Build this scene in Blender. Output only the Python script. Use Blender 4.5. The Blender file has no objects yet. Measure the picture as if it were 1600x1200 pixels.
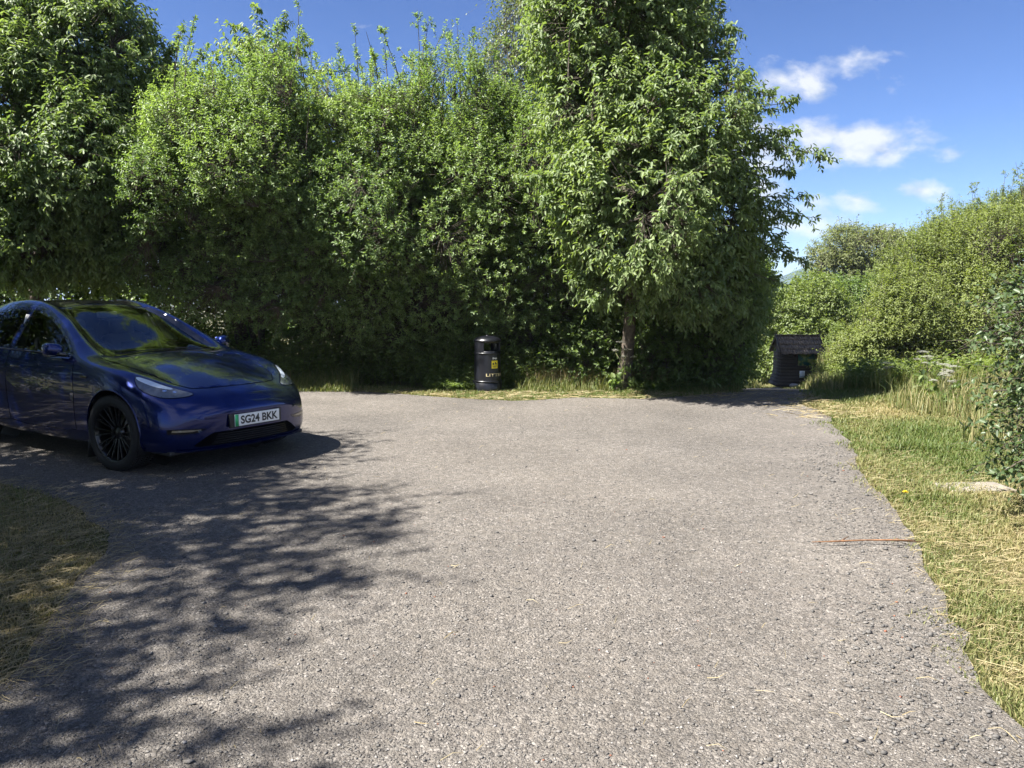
import bpy, bmesh, math, random
import numpy as np
from mathutils import Vector, Matrix
from mathutils.bvhtree import BVHTree
from mathutils.geometry import delaunay_2d_cdt

R = np.random.default_rng(7)
random.seed(7)
S = bpy.context.scene
COL = S.collection
PI = math.pi

# ------------------------------------------------------------------ camera
EYE, FPX, HOR = 1.6, 1202.0, 468.0
TILT = math.atan((600 - HOR) / FPX)
cd = bpy.data.cameras.new("camera")
cam = bpy.data.objects.new("camera", cd)
COL.objects.link(cam)
cam.location = (0, 0, EYE)
cam.rotation_euler = (PI / 2 - TILT, 0, 0)
cd.sensor_width = 36
cd.lens = 36 * FPX / 1600
cd.clip_start, cd.clip_end = 0.05, 12000
S.camera = cam


def P(u, v, Y):
    """the point at distance Y on the sight line of a place in the survey photograph"""
    a, b = (u - 800) / FPX, (v - 600) / FPX
    dy = math.cos(TILT) - b * math.sin(TILT)
    dz = -(math.sin(TILT) + b * math.cos(TILT))
    return np.array([a / dy * Y, Y, EYE + dz / dy * Y])


def G(u, v):
    a, b = (u - 800) / FPX, (v - 600) / FPX
    dy = math.cos(TILT) - b * math.sin(TILT)
    dz = -(math.sin(TILT) + b * math.cos(TILT))
    k = -EYE / dz
    return np.array([a * k, dy * k])


# ------------------------------------------------------------------ mesh helpers
def mk(name, V, F, mat=None, parent=None, smooth=False, tint=None, loc=(0, 0, 0), fmat=None):
    V = np.asarray(V, dtype=np.float32).reshape(-1, 3)
    F = [np.asarray(f, dtype=np.int32) for f in F if len(f)]
    me = bpy.data.meshes.new(name)
    me.vertices.add(len(V))
    me.vertices.foreach_set("co", V.ravel())
    loops = np.concatenate([f.ravel() for f in F])
    tot = np.concatenate([np.full(len(f), f.shape[1], dtype=np.int32) for f in F])
    start = np.concatenate([[0], np.cumsum(tot)[:-1]]).astype(np.int32)
    me.loops.add(len(loops))
    me.loops.foreach_set("vertex_index", loops)
    me.polygons.add(len(tot))
    me.polygons.foreach_set("loop_start", start)
    me.update(calc_edges=True)
    if smooth:
        me.polygons.foreach_set("use_smooth", np.ones(len(tot), dtype=bool))
    mats = mat if isinstance(mat, (list, tuple)) else [mat]
    for m in mats:
        if m:
            me.materials.append(m)
    if fmat is not None:
        me.polygons.foreach_set("material_index", np.asarray(fmat, dtype=np.int32))
    if tint is not None:
        at = me.attributes.new("tint", "FLOAT", "FACE")
        at.data.foreach_set("value", np.asarray(tint, dtype=np.float32))
    ob = bpy.data.objects.new(name, me)
    COL.objects.link(ob)
    ob.location = loc
    if parent:
        ob.parent = parent
    return ob


def tag(o, label, cat, group=None, kind=None):
    if label:
        o["label"] = label
    if cat:
        o["category"] = cat
    if group:
        o["group"] = group
    if kind:
        o["kind"] = kind
    return o


def thing(name, label, cat, loc=(0, 0, 0), rz=0, group=None):
    o = bpy.data.objects.new(name, None)
    COL.objects.link(o)
    o.location = loc
    o.rotation_euler = (0, 0, rz)
    o.empty_display_size = 0.2
    return tag(o, label, cat, group)


class MB:
    """collects simple solids into one mesh"""

    def __init__(s):
        s.V, s.T, s.n = [], {}, 0

    def add(s, V, F):
        V = np.asarray(V, float).reshape(-1, 3)
        for f in F:
            s.T.setdefault(len(f), []).append([i + s.n for i in f])
        s.V.append(V)
        s.n += len(V)

    def box(s, c, size, rz=0, M=None, bev=0.0):
        bm = bmesh.new()
        bmesh.ops.create_cube(bm, size=1)
        for v in bm.verts:
            v.co = Vector((v.co.x * size[0], v.co.y * size[1], v.co.z * size[2]))
        if bev:
            bmesh.ops.bevel(bm, geom=list(bm.edges), offset=bev, segments=2, affect='EDGES', profile=0.6)
        X = Matrix.Translation(c) @ (M if M else Matrix.Rotation(rz, 4, 'Z'))
        bm.verts.index_update()
        s.add([X @ v.co for v in bm.verts], [[v.index for v in f.verts] for f in bm.faces])
        bm.free()

    def lathe(s, prof, n=32, a0=0, a1=2 * PI, close=True, axis='z', M=None):
        full = abs(a1 - a0 - 2 * PI) < 1e-6
        m = n if full else n + 1
        V, F = [], []
        for r, z in prof:
            for i in range(m):
                a = a0 + (a1 - a0) * i / n
                V.append((r * math.cos(a), r * math.sin(a), z))
        for k in range(len(prof) - 1):
            for i in range(n):
                j = (i + 1) % m
                F.append([k * m + i, k * m + j, (k + 1) * m + j, (k + 1) * m + i])
        if M:
            V = [M @ Vector(v) for v in V]
        s.add(V, F)

    def tube(s, pts, rad, n=6, cap=True):
        V, F = tube(pts, rad, n)
        s.add(V, F.tolist())
        if cap:
            k = len(pts)
            s.T.setdefault(n, []).append([s.n - len(V) + (k - 1) * n + i for i in range(n)])

    def poly(s, V):
        s.add(V, [list(range(len(V)))])

    def build(s, name, mat, parent=None, smooth=False, loc=(0, 0, 0)):
        return mk(name, np.concatenate(s.V), [s.T[k] for k in sorted(s.T)], mat, parent, smooth, loc=loc)


def tube(pts, rad, n=6):
    pts = np.asarray(pts, float)
    k = len(pts)
    rad = np.broadcast_to(np.asarray(rad, float), (k,))
    d = np.gradient(pts, axis=0)
    d /= np.linalg.norm(d, axis=1, keepdims=True) + 1e-9
    ref = np.array([0.31, 0.17, 0.93]) if abs(d[:, 2]).mean() < 0.8 else np.array([1.0, 0.2, 0.1])
    a = np.cross(d, ref)
    a /= np.linalg.norm(a, axis=1, keepdims=True) + 1e-9
    b = np.cross(d, a)
    th = np.arange(n) * 2 * PI / n
    V = pts[:, None] + rad[:, None, None] * (np.cos(th)[None, :, None] * a[:, None] + np.sin(th)[None, :, None] * b[:, None])
    i = np.arange(n)
    F = np.concatenate([np.stack([r * n + i, r * n + (i + 1) % n, (r + 1) * n + (i + 1) % n, (r + 1) * n + i], 1) for r in range(k - 1)])
    return V.reshape(-1, 3), F


def twigs(A, B, C, r0, r1):
    """many three-sided twigs A-B-C at once"""
    n = len(A)
    d = C - A
    d /= np.linalg.norm(d, axis=1, keepdims=True) + 1e-9
    a = np.cross(d, np.array([0.3, 0.5, 0.81]))
    a /= np.linalg.norm(a, axis=1, keepdims=True) + 1e-9
    b = np.cross(d, a)
    rings = []
    for Q, r in ((A, r0), (B, (r0 + r1) / 2), (C, r1)):
        for t in (0, 2 * PI / 3, 4 * PI / 3):
            rings.append(Q + (math.cos(t) * a + math.sin(t) * b) * r)
    V = np.stack(rings, 1).reshape(-1, 3)
    base = np.arange(n)[:, None] * 9
    F = []
    for r in range(2):
        for i in range(3):
            j = (i + 1) % 3
            F.append(base + np.array([[r * 3 + i, r * 3 + j, r * 3 + 3 + j, r * 3 + 3 + i]]))
    return V, np.concatenate(F)


def vnoise(p, f=1.0, seed=0):
    """cheap smooth pseudo noise in -1..1"""
    g = np.random.default_rng(seed)
    o = np.zeros(len(p))
    for k in range(6):
        w = g.normal(size=3)
        w *= f * (0.7 + 0.9 * k / 3) / np.linalg.norm(w)
        o += np.sin(p @ w + g.uniform(0, 6.28)) / (1 + 0.25 * k)
    return o / 2.6


# ------------------------------------------------------------------ materials
def newmat(name):
    m = bpy.data.materials.new(name)
    m.use_nodes = True
    nt = m.node_tree
    b = nt.nodes["Principled BSDF"]
    return m, nt, b


def N(nt, typ, **kw):
    n = nt.nodes.new(typ)
    for k, v in kw.items():
        if k == "inp":
            for kk, vv in v.items():
                n.inputs[kk].default_value = vv
        else:
            setattr(n, k, v)
    return n


def mixc(nt, fac, a, b, mode='MIX'):
    n = nt.nodes.new("ShaderNodeMix")
    n.data_type = 'RGBA'
    n.blend_type = mode
    for sock, val in ((n.inputs[0], fac), (n.inputs[6], a), (n.inputs[7], b)):
        if hasattr(val, "is_output"):
            nt.links.new(val, sock)
        elif isinstance(val, (tuple, list)):
            sock.default_value = (*val[:3], 1)
        else:
            sock.default_value = val
    return n.outputs[2]


def ramp(nt, src, stops):
    n = nt.nodes.new("ShaderNodeValToRGB")
    cr = n.color_ramp
    while len(cr.elements) < len(stops):
        cr.elements.new(0.5)
    for e, (p, c) in zip(cr.elements, stops):
        e.position = p
        e.color = (*c, 1) if isinstance(c, (tuple, list)) else (c, c, c, 1)
    nt.links.new(src, n.inputs[0])
    return n.outputs[0]


def simple(name, col, rough=0.5, metal=0.0, coat=0.0, spec=0.5, var=0.15, scale=30.0, bump=0.0):
    m, nt, b = newmat(name)
    tc = N(nt, "ShaderNodeTexCoord")
    nz = N(nt, "ShaderNodeTexNoise", inp={"Scale": scale, "Detail": 6.0})
    nt.links.new(tc.outputs["Object"], nz.inputs["Vector"])
    c = ramp(nt, nz.outputs[0], [(0.3, tuple(x * (1 - var) for x in col)), (0.7, tuple(min(1, x * (1 + var)) for x in col))])
    nt.links.new(c, b.inputs["Base Color"])
    b.inputs["Roughness"].default_value = rough
    b.inputs["Metallic"].default_value = metal
    b.inputs["Coat Weight"].default_value = coat
    b.inputs["Coat Roughness"].default_value = 0.03
    b.inputs["Specular IOR Level"].default_value = spec
    if bump:
        bp = N(nt, "ShaderNodeBump", inp={"Strength": 1.0, "Distance": bump})
        nt.links.new(nz.outputs[0], bp.inputs["Height"])
        nt.links.new(bp.outputs[0], b.inputs["Normal"])
    return m


def leafmat(name, ca, cb, transl=0.35, rough=0.45, spec=0.4, tcol=None):
    m, nt, b = newmat(name)
    at = N(nt, "ShaderNodeAttribute", attribute_name="tint")
    c = mixc(nt, at.outputs["Fac"], ca, cb)
    nt.links.new(c, b.inputs["Base Color"])
    b.inputs["Roughness"].default_value = rough
    b.inputs["Specular IOR Level"].default_value = spec
    tr = N(nt, "ShaderNodeBsdfTranslucent")
    tm = tcol or (1.35, 1.42, 0.55)
    ct = mixc(nt, 1.0, c, tm, 'MULTIPLY')
    nt.links.new(ct, tr.inputs[0])
    mx = N(nt, "ShaderNodeMixShader", inp={0: transl})
    nt.links.new(b.outputs[0], mx.inputs[1])
    nt.links.new(tr.outputs[0], mx.inputs[2])
    nt.links.new(mx.outputs[0], nt.nodes["Material Output"].inputs[0])
    return m


M = {}
M['willow'] = leafmat("willow_leaf", (0.101, 0.167, 0.061), (0.233, 0.314, 0.116), 0.44, .42, .45)
M['cherry'] = leafmat("cherry_leaf", (0.090, 0.142, 0.059), (0.201, 0.260, 0.106), 0.44, .48, .38)
M['birch'] = leafmat("birch_leaf", (.075, .105, .045), (.140, .170, .080), 0.42, .4, .5)
M['hawthorn'] = leafmat("hawthorn_leaf", (.062, .108, .028), (.135, .190, .052), 0.45, .45, .4)
M['elder'] = leafmat("elder_leaf", (0.090, 0.128, 0.036), (0.180, 0.227, 0.068), 0.45, .45, .4)
M['olive'] = leafmat("sallow_leaf", (0.112, 0.148, 0.044), (0.220, 0.258, 0.085), 0.45, .5, .35)
M['rose'] = leafmat("rose_leaf", (0.051, 0.085, 0.036), (0.106, 0.149, 0.066), 0.38, .42, .4)
M['far_leaf'] = leafmat("far_tree_leaf", (.110, .135, .050), (.190, .215, .090), .42, .5, .35)
M['under'] = leafmat("undergrowth_leaf", (.075, .125, .035), (.165, .215, .070), 0.45, .5, .35)
M['grass'] = leafmat("grass_blade", (0.099, 0.143, 0.036), (0.370, 0.303, 0.159), 0.42, .5, .3, (1.2, 1.2, .7))
M['straw'] = leafmat("dry_straw", (0.216, 0.166, 0.079), (0.374, 0.317, 0.187), .2, .6, .3, (1, 1, .8))
M['petal'] = leafmat("white_petal", (0.357, 0.357, 0.306), (0.493, 0.493, 0.442), .3, .6, .2, (1, 1, 1))
M['bark'] = simple("bark", (.075, .060, .046), .9, var=.5, scale=18, bump=.02)
M['birch_bark'] = simple("birch_bark", (.30, .28, .25), .8, var=.6, scale=9, bump=.01)
M['stem'] = simple("green_stem", (.085, .085, .035), .7, var=.3, scale=40)


def gravel_mat():
    m, nt, b = newmat("gravel")
    tc = N(nt, "ShaderNodeTexCoord")
    L = nt.links
    v1 = N(nt, "ShaderNodeTexVoronoi", inp={"Scale": 85.0, "Randomness": 1.0})
    v2 = N(nt, "ShaderNodeTexVoronoi", inp={"Scale": 210.0})
    n1 = N(nt, "ShaderNodeTexNoise", inp={"Scale": .7, "Detail": 5.0, "Roughness": .6})
    n2 = N(nt, "ShaderNodeTexNoise", inp={"Scale": 14.0, "Detail": 6.0, "Roughness": .7})
    n3 = N(nt, "ShaderNodeTexNoise", inp={"Scale": 34.0, "Detail": 3.0})
    for n in (v1, v2, n1, n2, n3):
        L.new(tc.outputs["Object"], n.inputs["Vector"])
    sep = N(nt, "ShaderNodeSeparateColor")
    L.new(v1.outputs["Color"], sep.inputs[0])
    chip = ramp(nt, sep.outputs[0], [(0, (.120, .113, .106)), (.3, (.228, .210, .194)), (.75, (.335, .310, .285)), (1, (.54, .505, .465))])
    sep2 = N(nt, "ShaderNodeSeparateColor")
    L.new(v2.outputs["Color"], sep2.inputs[0])
    fine = ramp(nt, sep2.outputs[1], [(0, (.13, .120, .110)), (.5, (.27, .248, .225)), (1, (.43, .40, .36))])
    pick = ramp(nt, n3.outputs[0], [(.44, 0.0), (.56, 1.0)])
    c = mixc(nt, pick, chip, fine)
    dust = ramp(nt, n2.outputs[0], [(.42, 0.0), (.75, .55)])
    c = mixc(nt, dust, c, (.30, .262, .222))
    v3 = N(nt, "ShaderNodeTexVoronoi", inp={"Scale": 28.0})
    n4 = N(nt, "ShaderNodeTexNoise", inp={"Scale": .23, "Detail": 4.0, "Roughness": .55})
    for n in (v3, n4):
        L.new(tc.outputs["Object"], n.inputs["Vector"])
    sep3 = N(nt, "ShaderNodeSeparateColor")
    L.new(v3.outputs["Color"], sep3.inputs[0])
    c = mixc(nt, 1.0, c, ramp(nt, sep3.outputs[2], [(0, .80), (1, 1.18)]), 'MULTIPLY')
    c = mixc(nt, 1.0, c, ramp(nt, n4.outputs[0], [(.36, (.91, .90, .89)), (.62, (1.10, 1.075, 1.04))]), 'MULTIPLY')
    pat = ramp(nt, n1.outputs[0], [(.3, .365), (.7, .525)])
    c = mixc(nt, 1.0, c, pat, 'MULTIPLY')
    L.new(c, b.inputs["Base Color"])
    b.inputs["Roughness"].default_value = .85
    b.inputs["Specular IOR Level"].default_value = .3
    ad = N(nt, "ShaderNodeMath", operation='ADD')
    mu = N(nt, "ShaderNodeMath", operation='MULTIPLY', inp={1: .5})
    L.new(v2.outputs["Distance"], mu.inputs[0])
    L.new(v1.outputs["Distance"], ad.inputs[0])
    L.new(mu.outputs[0], ad.inputs[1])
    bp = N(nt, "ShaderNodeBump", inp={"Strength": .9, "Distance": .010}, invert=True)
    L.new(ad.outputs[0], bp.inputs["Height"])
    L.new(bp.outputs[0], b.inputs["Normal"])
    return m


def soil_mat():
    m, nt, b = newmat("soil_and_turf")
    tc = N(nt, "ShaderNodeTexCoord")
    n1 = N(nt, "ShaderNodeTexNoise", inp={"Scale": 1.1, "Detail": 8.0, "Roughness": .65})
    n2 = N(nt, "ShaderNodeTexNoise", inp={"Scale": 45.0, "Detail": 6.0, "Roughness": .7})
    for n in (n1, n2):
        nt.links.new(tc.outputs["Object"], n.inputs["Vector"])
    a = ramp(nt, n1.outputs[0], [(.35, (.060, .085, .022)), (.55, (.120, .115, .040)), (.7, (.20, .165, .085))])
    c = mixc(nt, ramp(nt, n2.outputs[0], [(.35, .0), (.65, .7)]), a, (.085, .065, .042))
    nt.links.new(c, b.inputs["Base Color"])
    b.inputs["Roughness"].default_value = .95
    b.inputs["Specular IOR Level"].default_value = .15
    bp = N(nt, "ShaderNodeBump", inp={"Strength": 1.0, "Distance": .03})
    nt.links.new(n2.outputs[0], bp.inputs["Height"])
    nt.links.new(bp.outputs[0], b.inputs["Normal"])
    return m


def stone_mat(name, stops, rough=.8):
    m, nt, b = newmat(name)
    at = N(nt, "ShaderNodeAttribute", attribute_name="tint")
    tc = N(nt, "ShaderNodeTexCoord")
    nz = N(nt, "ShaderNodeTexNoise", inp={"Scale": 160.0, "Detail": 3.0})
    nt.links.new(tc.outputs["Object"], nz.inputs["Vector"])
    c = ramp(nt, at.outputs["Fac"], stops)
    c = mixc(nt, 1.0, c, ramp(nt, nz.outputs[0], [(.3, .75), (.7, 1.2)]), 'MULTIPLY')
    nt.links.new(c, b.inputs["Base Color"])
    b.inputs["Roughness"].default_value = rough
    b.inputs["Specular IOR Level"].default_value = .35
    return m


def wood_mat(name, ca, cb, scale=(3, 60, 60)):
    m, nt, b = newmat(name)
    tc = N(nt, "ShaderNodeTexCoord")
    mp = N(nt, "ShaderNodeMapping")
    mp.inputs["Scale"].default_value = scale
    nz = N(nt, "ShaderNodeTexNoise", inp={"Scale": 1.0, "Detail": 7.0, "Roughness": .65})
    nt.links.new(tc.outputs["Object"], mp.inputs[0])
    nt.links.new(mp.outputs[0], nz.inputs["Vector"])
    nt.links.new(ramp(nt, nz.outputs[0], [(.3, ca), (.7, cb)]), b.inputs["Base Color"])
    b.inputs["Roughness"].default_value = .85
    bp = N(nt, "ShaderNodeBump", inp={"Strength": .7, "Distance": .008})
    nt.links.new(nz.outputs[0], bp.inputs["Height"])
    nt.links.new(bp.outputs[0], b.inputs["Normal"])
    return m


M['gravel'] = gravel_mat()
M['soil'] = soil_mat()
M['chips'] = stone_mat("stone_chips", [(0, (.058, .056, .054)), (.4, (.110, .104, .097)), (.8, (.168, .156, .144)), (.96, (.27, .255, .24)), (1, (.19, .08, .05))])

# ------------------------------------------------------------------ sky and sun
EL = math.radians(55)
SUN = np.array([-0.91, -0.41, 0]) / np.linalg.norm([-0.91, -0.41]) * math.cos(EL) + np.array([0, 0, math.sin(EL)])
w = bpy.data.worlds.new("World")
S.world = w
w.use_nodes = True
nt = w.node_tree
bg = nt.nodes["Background"]
sky = N(nt, "ShaderNodeTexSky", sky_type='NISHITA', sun_disc=False)
sky.sun_elevation = EL
sky.sun_rotation = math.radians(-115.5)
sky.altitude = 200
sky.air_density = 1.0
sky.dust_density = 0.35
sky.ozone_density = 4.0
bg.inputs[1].default_value = 0.10
tc = N(nt, "ShaderNodeTexCoord")
sp = N(nt, "ShaderNodeSeparateXYZ")
nt.links.new(tc.outputs["Generated"], sp.inputs[0])


def mth(op, a, b=None, c=None, clamp=False):
    n = nt.nodes.new("ShaderNodeMath")
    n.operation = op
    n.use_clamp = clamp
    for i, x in enumerate((a, b, c)):
        if x is None:
            continue
        if hasattr(x, "is_output"):
            nt.links.new(x, n.inputs[i])
        else:
            n.inputs[i].default_value = x
    return n.outputs[0]


# clouds: direction (azimuth, elevation slope) of each cumulus, with its half width and half height
ymax = mth('MAXIMUM', sp.outputs[1], 0.02)
su = mth('DIVIDE', sp.outputs[0], ymax)
sw = mth('DIVIDE', sp.outputs[2], ymax)
cb = N(nt, "ShaderNodeCombineXYZ")
nt.links.new(su, cb.inputs[0])
nt.links.new(mth('MULTIPLY', sw, 1.7), cb.inputs[1])
nzc = N(nt, "ShaderNodeTexNoise", inp={"Scale": 15.0, "Detail": 9.0, "Roughness": .6, "Distortion": .15})
nt.links.new(cb.outputs[0], nzc.inputs["Vector"])
cl = None
for (u, v, a, b, s) in [(1345, 222, 125, 44, 1.0), (1290, 212, 60, 30, .9), (1225, 128, 85, 34, .62), (1330, 103, 70, 26, .45), (1275, 140, 40, 22, .6),
                        (1195, 240, 80, 45, .9), (1165, 225, 60, 40, .85), (1338, 312, 50, 22, .6), (1437, 298, 42, 20, .75), (1250, 330, 90, 34, .5), (1235, 355, 90, 22, .55),
                        (1200, 300, 70, 34, .7), (1490, 240, 40, 14, .3), (1425, 365, 60, 12, .45), (560, 60, 10, 10, .1)]:
    p = P(u, v, 1.0)
    u0, w0 = p[0], p[2] - EYE
    q = mth('ADD', mth('POWER', mth('ABSOLUTE', mth('DIVIDE', mth('SUBTRACT', su, u0), a / FPX)), 2.0),
            mth('POWER', mth('ABSOLUTE', mth('DIVIDE', mth('SUBTRACT', sw, w0), b / FPX)), 2.0))
    k = mth('MULTIPLY', mth('SUBTRACT', 1.0, mth('POWER', q, .5)), s)
    cl = k if cl is None else mth('MAXIMUM', cl, k)
dens = mth('ADD', cl, mth('MULTIPLY', mth('SUBTRACT', nzc.outputs[0], .5), 2.1))
dens = mth('MULTIPLY', mth('SUBTRACT', dens, .01), 1.5, clamp=True)
dens = mth('MULTIPLY', dens, mth('GREATER_THAN', sp.outputs[1], .05))
dens = mth('SMOOTH_MIN', mth('POWER', dens, 1.1), .93, .1)
nz3 = N(nt, "ShaderNodeTexNoise", inp={"Scale": 2.6, "Detail": 6.0, "Roughness": .55})
nt.links.new(tc.outputs["Generated"], nz3.inputs["Vector"])
fill_clouds = mth('MULTIPLY', mth('MULTIPLY', mth('SUBTRACT', nz3.outputs[0], .46), 7.0, clamp=True), mth('MULTIPLY', mth('SUBTRACT', -.12, sp.outputs[1]), 5.0, clamp=True))  # unseen clouds behind the camera, added to lighten the shade
fill_clouds = mth('MULTIPLY', fill_clouds, mth('MULTIPLY', sp.outputs[2], 6.0, clamp=True))
dens = mth('MAXIMUM', dens, fill_clouds)
off = N(nt, "ShaderNodeVectorMath", operation='ADD')
nt.links.new(cb.outputs[0], off.inputs[0])
off.inputs[1].default_value = (-.012, .030, 0)
nz2 = N(nt, "ShaderNodeTexNoise", inp={"Scale": 15.0, "Detail": 4.0, "Roughness": .55, "Distortion": .15})
nz4 = N(nt, "ShaderNodeTexNoise", inp={"Scale": 15.0, "Detail": 4.0, "Roughness": .55, "Distortion": .15})
nt.links.new(cb.outputs[0], nz2.inputs["Vector"])
nt.links.new(off.outputs[0], nz4.inputs["Vector"])
lit = mth('ADD', .62, mth('MULTIPLY', mth('SUBTRACT', nz2.outputs[0], nz4.outputs[0]), 2.6), clamp=True)
ccol = ramp(nt, lit, [(.1, (1.0, 1.24, 1.66)), (.5, (1.62, 1.77, 2.05)), (.85, (2.15, 2.21, 2.33))])
gm = N(nt, "ShaderNodeGamma", inp={1: 1.35})
nt.links.new(sky.outputs[0], gm.inputs[0])
skc = mixc(nt, 1.0, gm.outputs[0], (.150, .159, .200), 'MULTIPLY')
mixed = mixc(nt, dens, skc, ccol)
nt.links.new(mixed, bg.inputs[0])

sd = bpy.data.lights.new("sun", 'SUN')
sd.energy = 4.5
sd.angle = math.radians(.53)
sd.color = (1.0, .955, .88)
so = bpy.data.objects.new("sun", sd)
COL.objects.link(so)
so.rotation_euler = Vector(SUN).to_track_quat('Z', 'Y').to_euler()
S.view_settings.view_transform = 'Standard'
S.view_settings.look = 'None'
S.view_settings.exposure = 2.15
S.view_settings.gamma = 1.0
S.cycles.max_bounces = 8
S.cycles.diffuse_bounces = 4
S.cycles.glossy_bounces = 3
S.cycles.transmission_bounces = 6
S.cycles.transparent_max_bounces = 8
S.cycles.use_denoising = True
S.cycles.sample_clamp_indirect = 6


# ------------------------------------------------------------------ ground
def sst(a, b, x):
    t = np.clip((np.asarray(x, float) - a) / (b - a), 0, 1)
    return t * t * (3 - 2 * t)


def hgt(x, y):
    x, y = np.asarray(x, float), np.asarray(y, float)
    drop = np.clip(y - 13.3, 0, 60) * .1135
    wgt = sst(2.6, 4.6, x) * (1 - .75 * sst(10.5, 15, x)) + (1 - sst(2.6, 4.6, x)) * sst(17, 40, y)
    bank = .35 * sst(5.5, 9, x) * sst(9, 14, y) * (1 - sst(10.5, 15, y) * (1 - sst(9.5, 13, x)))
    far = -.02 * np.clip(np.hypot(x, y) - 80, 0, 400)
    return -drop * wgt + bank + far


def axis(lo, hi, near0, near1, step, grow):
    a = list(np.arange(near0, near1 + 1e-6, step))
    s = step
    while a[-1] < hi:
        s *= grow
        a.append(a[-1] + s)
    s = step
    while a[0] > lo:
        s *= grow
        a.insert(0, a[0] - s)
    return np.array(a)


gx, gy = axis(-4000, 4000, -10, 18, .25, 1.22), axis(-600, 5000, 0, 36, .25, 1.22)
XX, YY = np.meshgrid(gx, gy)
ZZ = hgt(XX, YY)
nx, ny = len(gx), len(gy)
idx = np.arange(nx * ny).reshape(ny, nx)
F = np.stack([idx[:-1, :-1], idx[:-1, 1:], idx[1:, 1:], idx[1:, :-1]], -1).reshape(-1, 4)
o = mk("ground", np.stack([XX, YY, ZZ], -1), [F], M['soil'], smooth=True)
o["kind"] = "structure"

EDGE_PX_R = [(1600, 1140), (1540, 1080), (1480, 990), (1450, 920), (1430, 860), (1400, 790), (1350, 735), (1330, 700), (1300, 655), (1245, 632)]
right = [(2.05, -3.0), (1.95, 1.2)] + [tuple(G(*p)) for p in EDGE_PX_R]
path_r = [(5.1, 13.0), (6.2, 16), (8.3, 23), (10.2, 29.3)]
path_l = [(8.0, 29.5), (6.0, 22.5), (4.6, 16), (3.9, 13.6)]
far = [tuple(G(*p)) for p in [(1100, 618), (1000, 625), (900, 623), (800, 628), (700, 622), (560, 612), (470, 606)]] + [(-5.6, 14.2), (-8.5, 14.0), (-12, 13.6), (-14, 12), (-14, 8)]
left = [(-9, 7.1), (-6, 6.85), (-4.49, 6.61), (-3.45, 5.87), (-2.75, 5.06), (-2.46, 4.33), (-2.28, 3.55), (-2.14, 3.06), (-2.3, 1.5), (-2.6, -3)]


def rough_loop(pts, amp, seed, step=.06):
    g = np.random.default_rng(seed)
    out = []
    for i in range(len(pts)):
        a, b = np.array(pts[i], float), np.array(pts[(i + 1) % len(pts)], float)
        n = max(1, int(np.linalg.norm(b - a) / step))
        for k in range(n):
            out.append(a + (b - a) * k / n)
    out = np.array(out)
    j = np.zeros(len(out))
    for wl, am in ((3, .35), (9, .4), (27, .6), (60, .5)):
        kk = np.interp(np.arange(len(out)), np.arange(0, len(out) + wl, wl), g.normal(size=len(np.arange(0, len(out) + wl, wl))))
        j += kk * am
    t = np.roll(out, -1, 0) - np.roll(out, 1, 0)
    t /= np.linalg.norm(t, axis=1, keepdims=True) + 1e-9
    nrm = np.stack([-t[:, 1], t[:, 0]], 1)
    return out + nrm * j[:, None] * amp


def inside(poly, pts):
    poly, pts = np.asarray(poly), np.asarray(pts)
    x, y = pts[:, 0], pts[:, 1]
    c = np.zeros(len(pts), bool)
    x1, y1 = poly[:, 0], poly[:, 1]
    x2, y2 = np.roll(x1, -1), np.roll(y1, -1)
    for i in range(len(poly)):
        if y1[i] == y2[i]:
            continue
        m = ((y1[i] > y) != (y2[i] > y)) & (x < (x2[i] - x1[i]) * (y - y1[i]) / (y2[i] - y1[i]) + x1[i])
        c ^= m
    return c


GRAVEL = rough_loop(right + path_r + path_l + far + left, .05, 3)


def fill2d(loops, step, keep):
    """triangulate between outline loops with an even grid of inner points"""
    pts, edges = [], []
    for lp in loops:
        b = len(pts)
        pts += [Vector(p) for p in lp]
        edges += [(b + i, b + (i + 1) % len(lp)) for i in range(len(lp))]
    lo, hi = np.min(loops[0], 0), np.max(loops[0], 0)
    g = np.stack(np.meshgrid(np.arange(lo[0] + step / 2, hi[0], step), np.arange(lo[1] + step / 2, hi[1], step)), -1).reshape(-1, 2)
    g = g[keep(g)] if len(g) else g
    pts += [Vector(p) for p in g]
    vs, _, fs, *_ = delaunay_2d_cdt(pts, edges, [], 0, 1e-6)
    vs = np.array([tuple(v) for v in vs])
    fs = np.array([f for f in fs if len(f) == 3])
    fs = fs[keep(vs[fs].mean(1))]
    return vs, fs


vs, fs = fill2d([GRAVEL], .22, lambda p: inside(GRAVEL, p))
p3 = np.column_stack([vs, np.zeros(len(vs))])
zz = hgt(vs[:, 0], vs[:, 1]) + .008 + .006 * (vnoise(p3, 1.6, 5) + 1) + .02 * sst(13.2, 15, vs[:, 1])
a_, b_, c_ = vs[fs[:, 0]], vs[fs[:, 1]], vs[fs[:, 2]]
flip = ((b_ - a_)[:, 0] * (c_ - a_)[:, 1] - (b_ - a_)[:, 1] * (c_ - a_)[:, 0]) < 0
fs[flip] = fs[flip][:, ::-1]
o = mk("gravel_car_park", np.column_stack([vs, zz]), [fs], M['gravel'], smooth=True)
o["kind"] = "structure"

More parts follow.
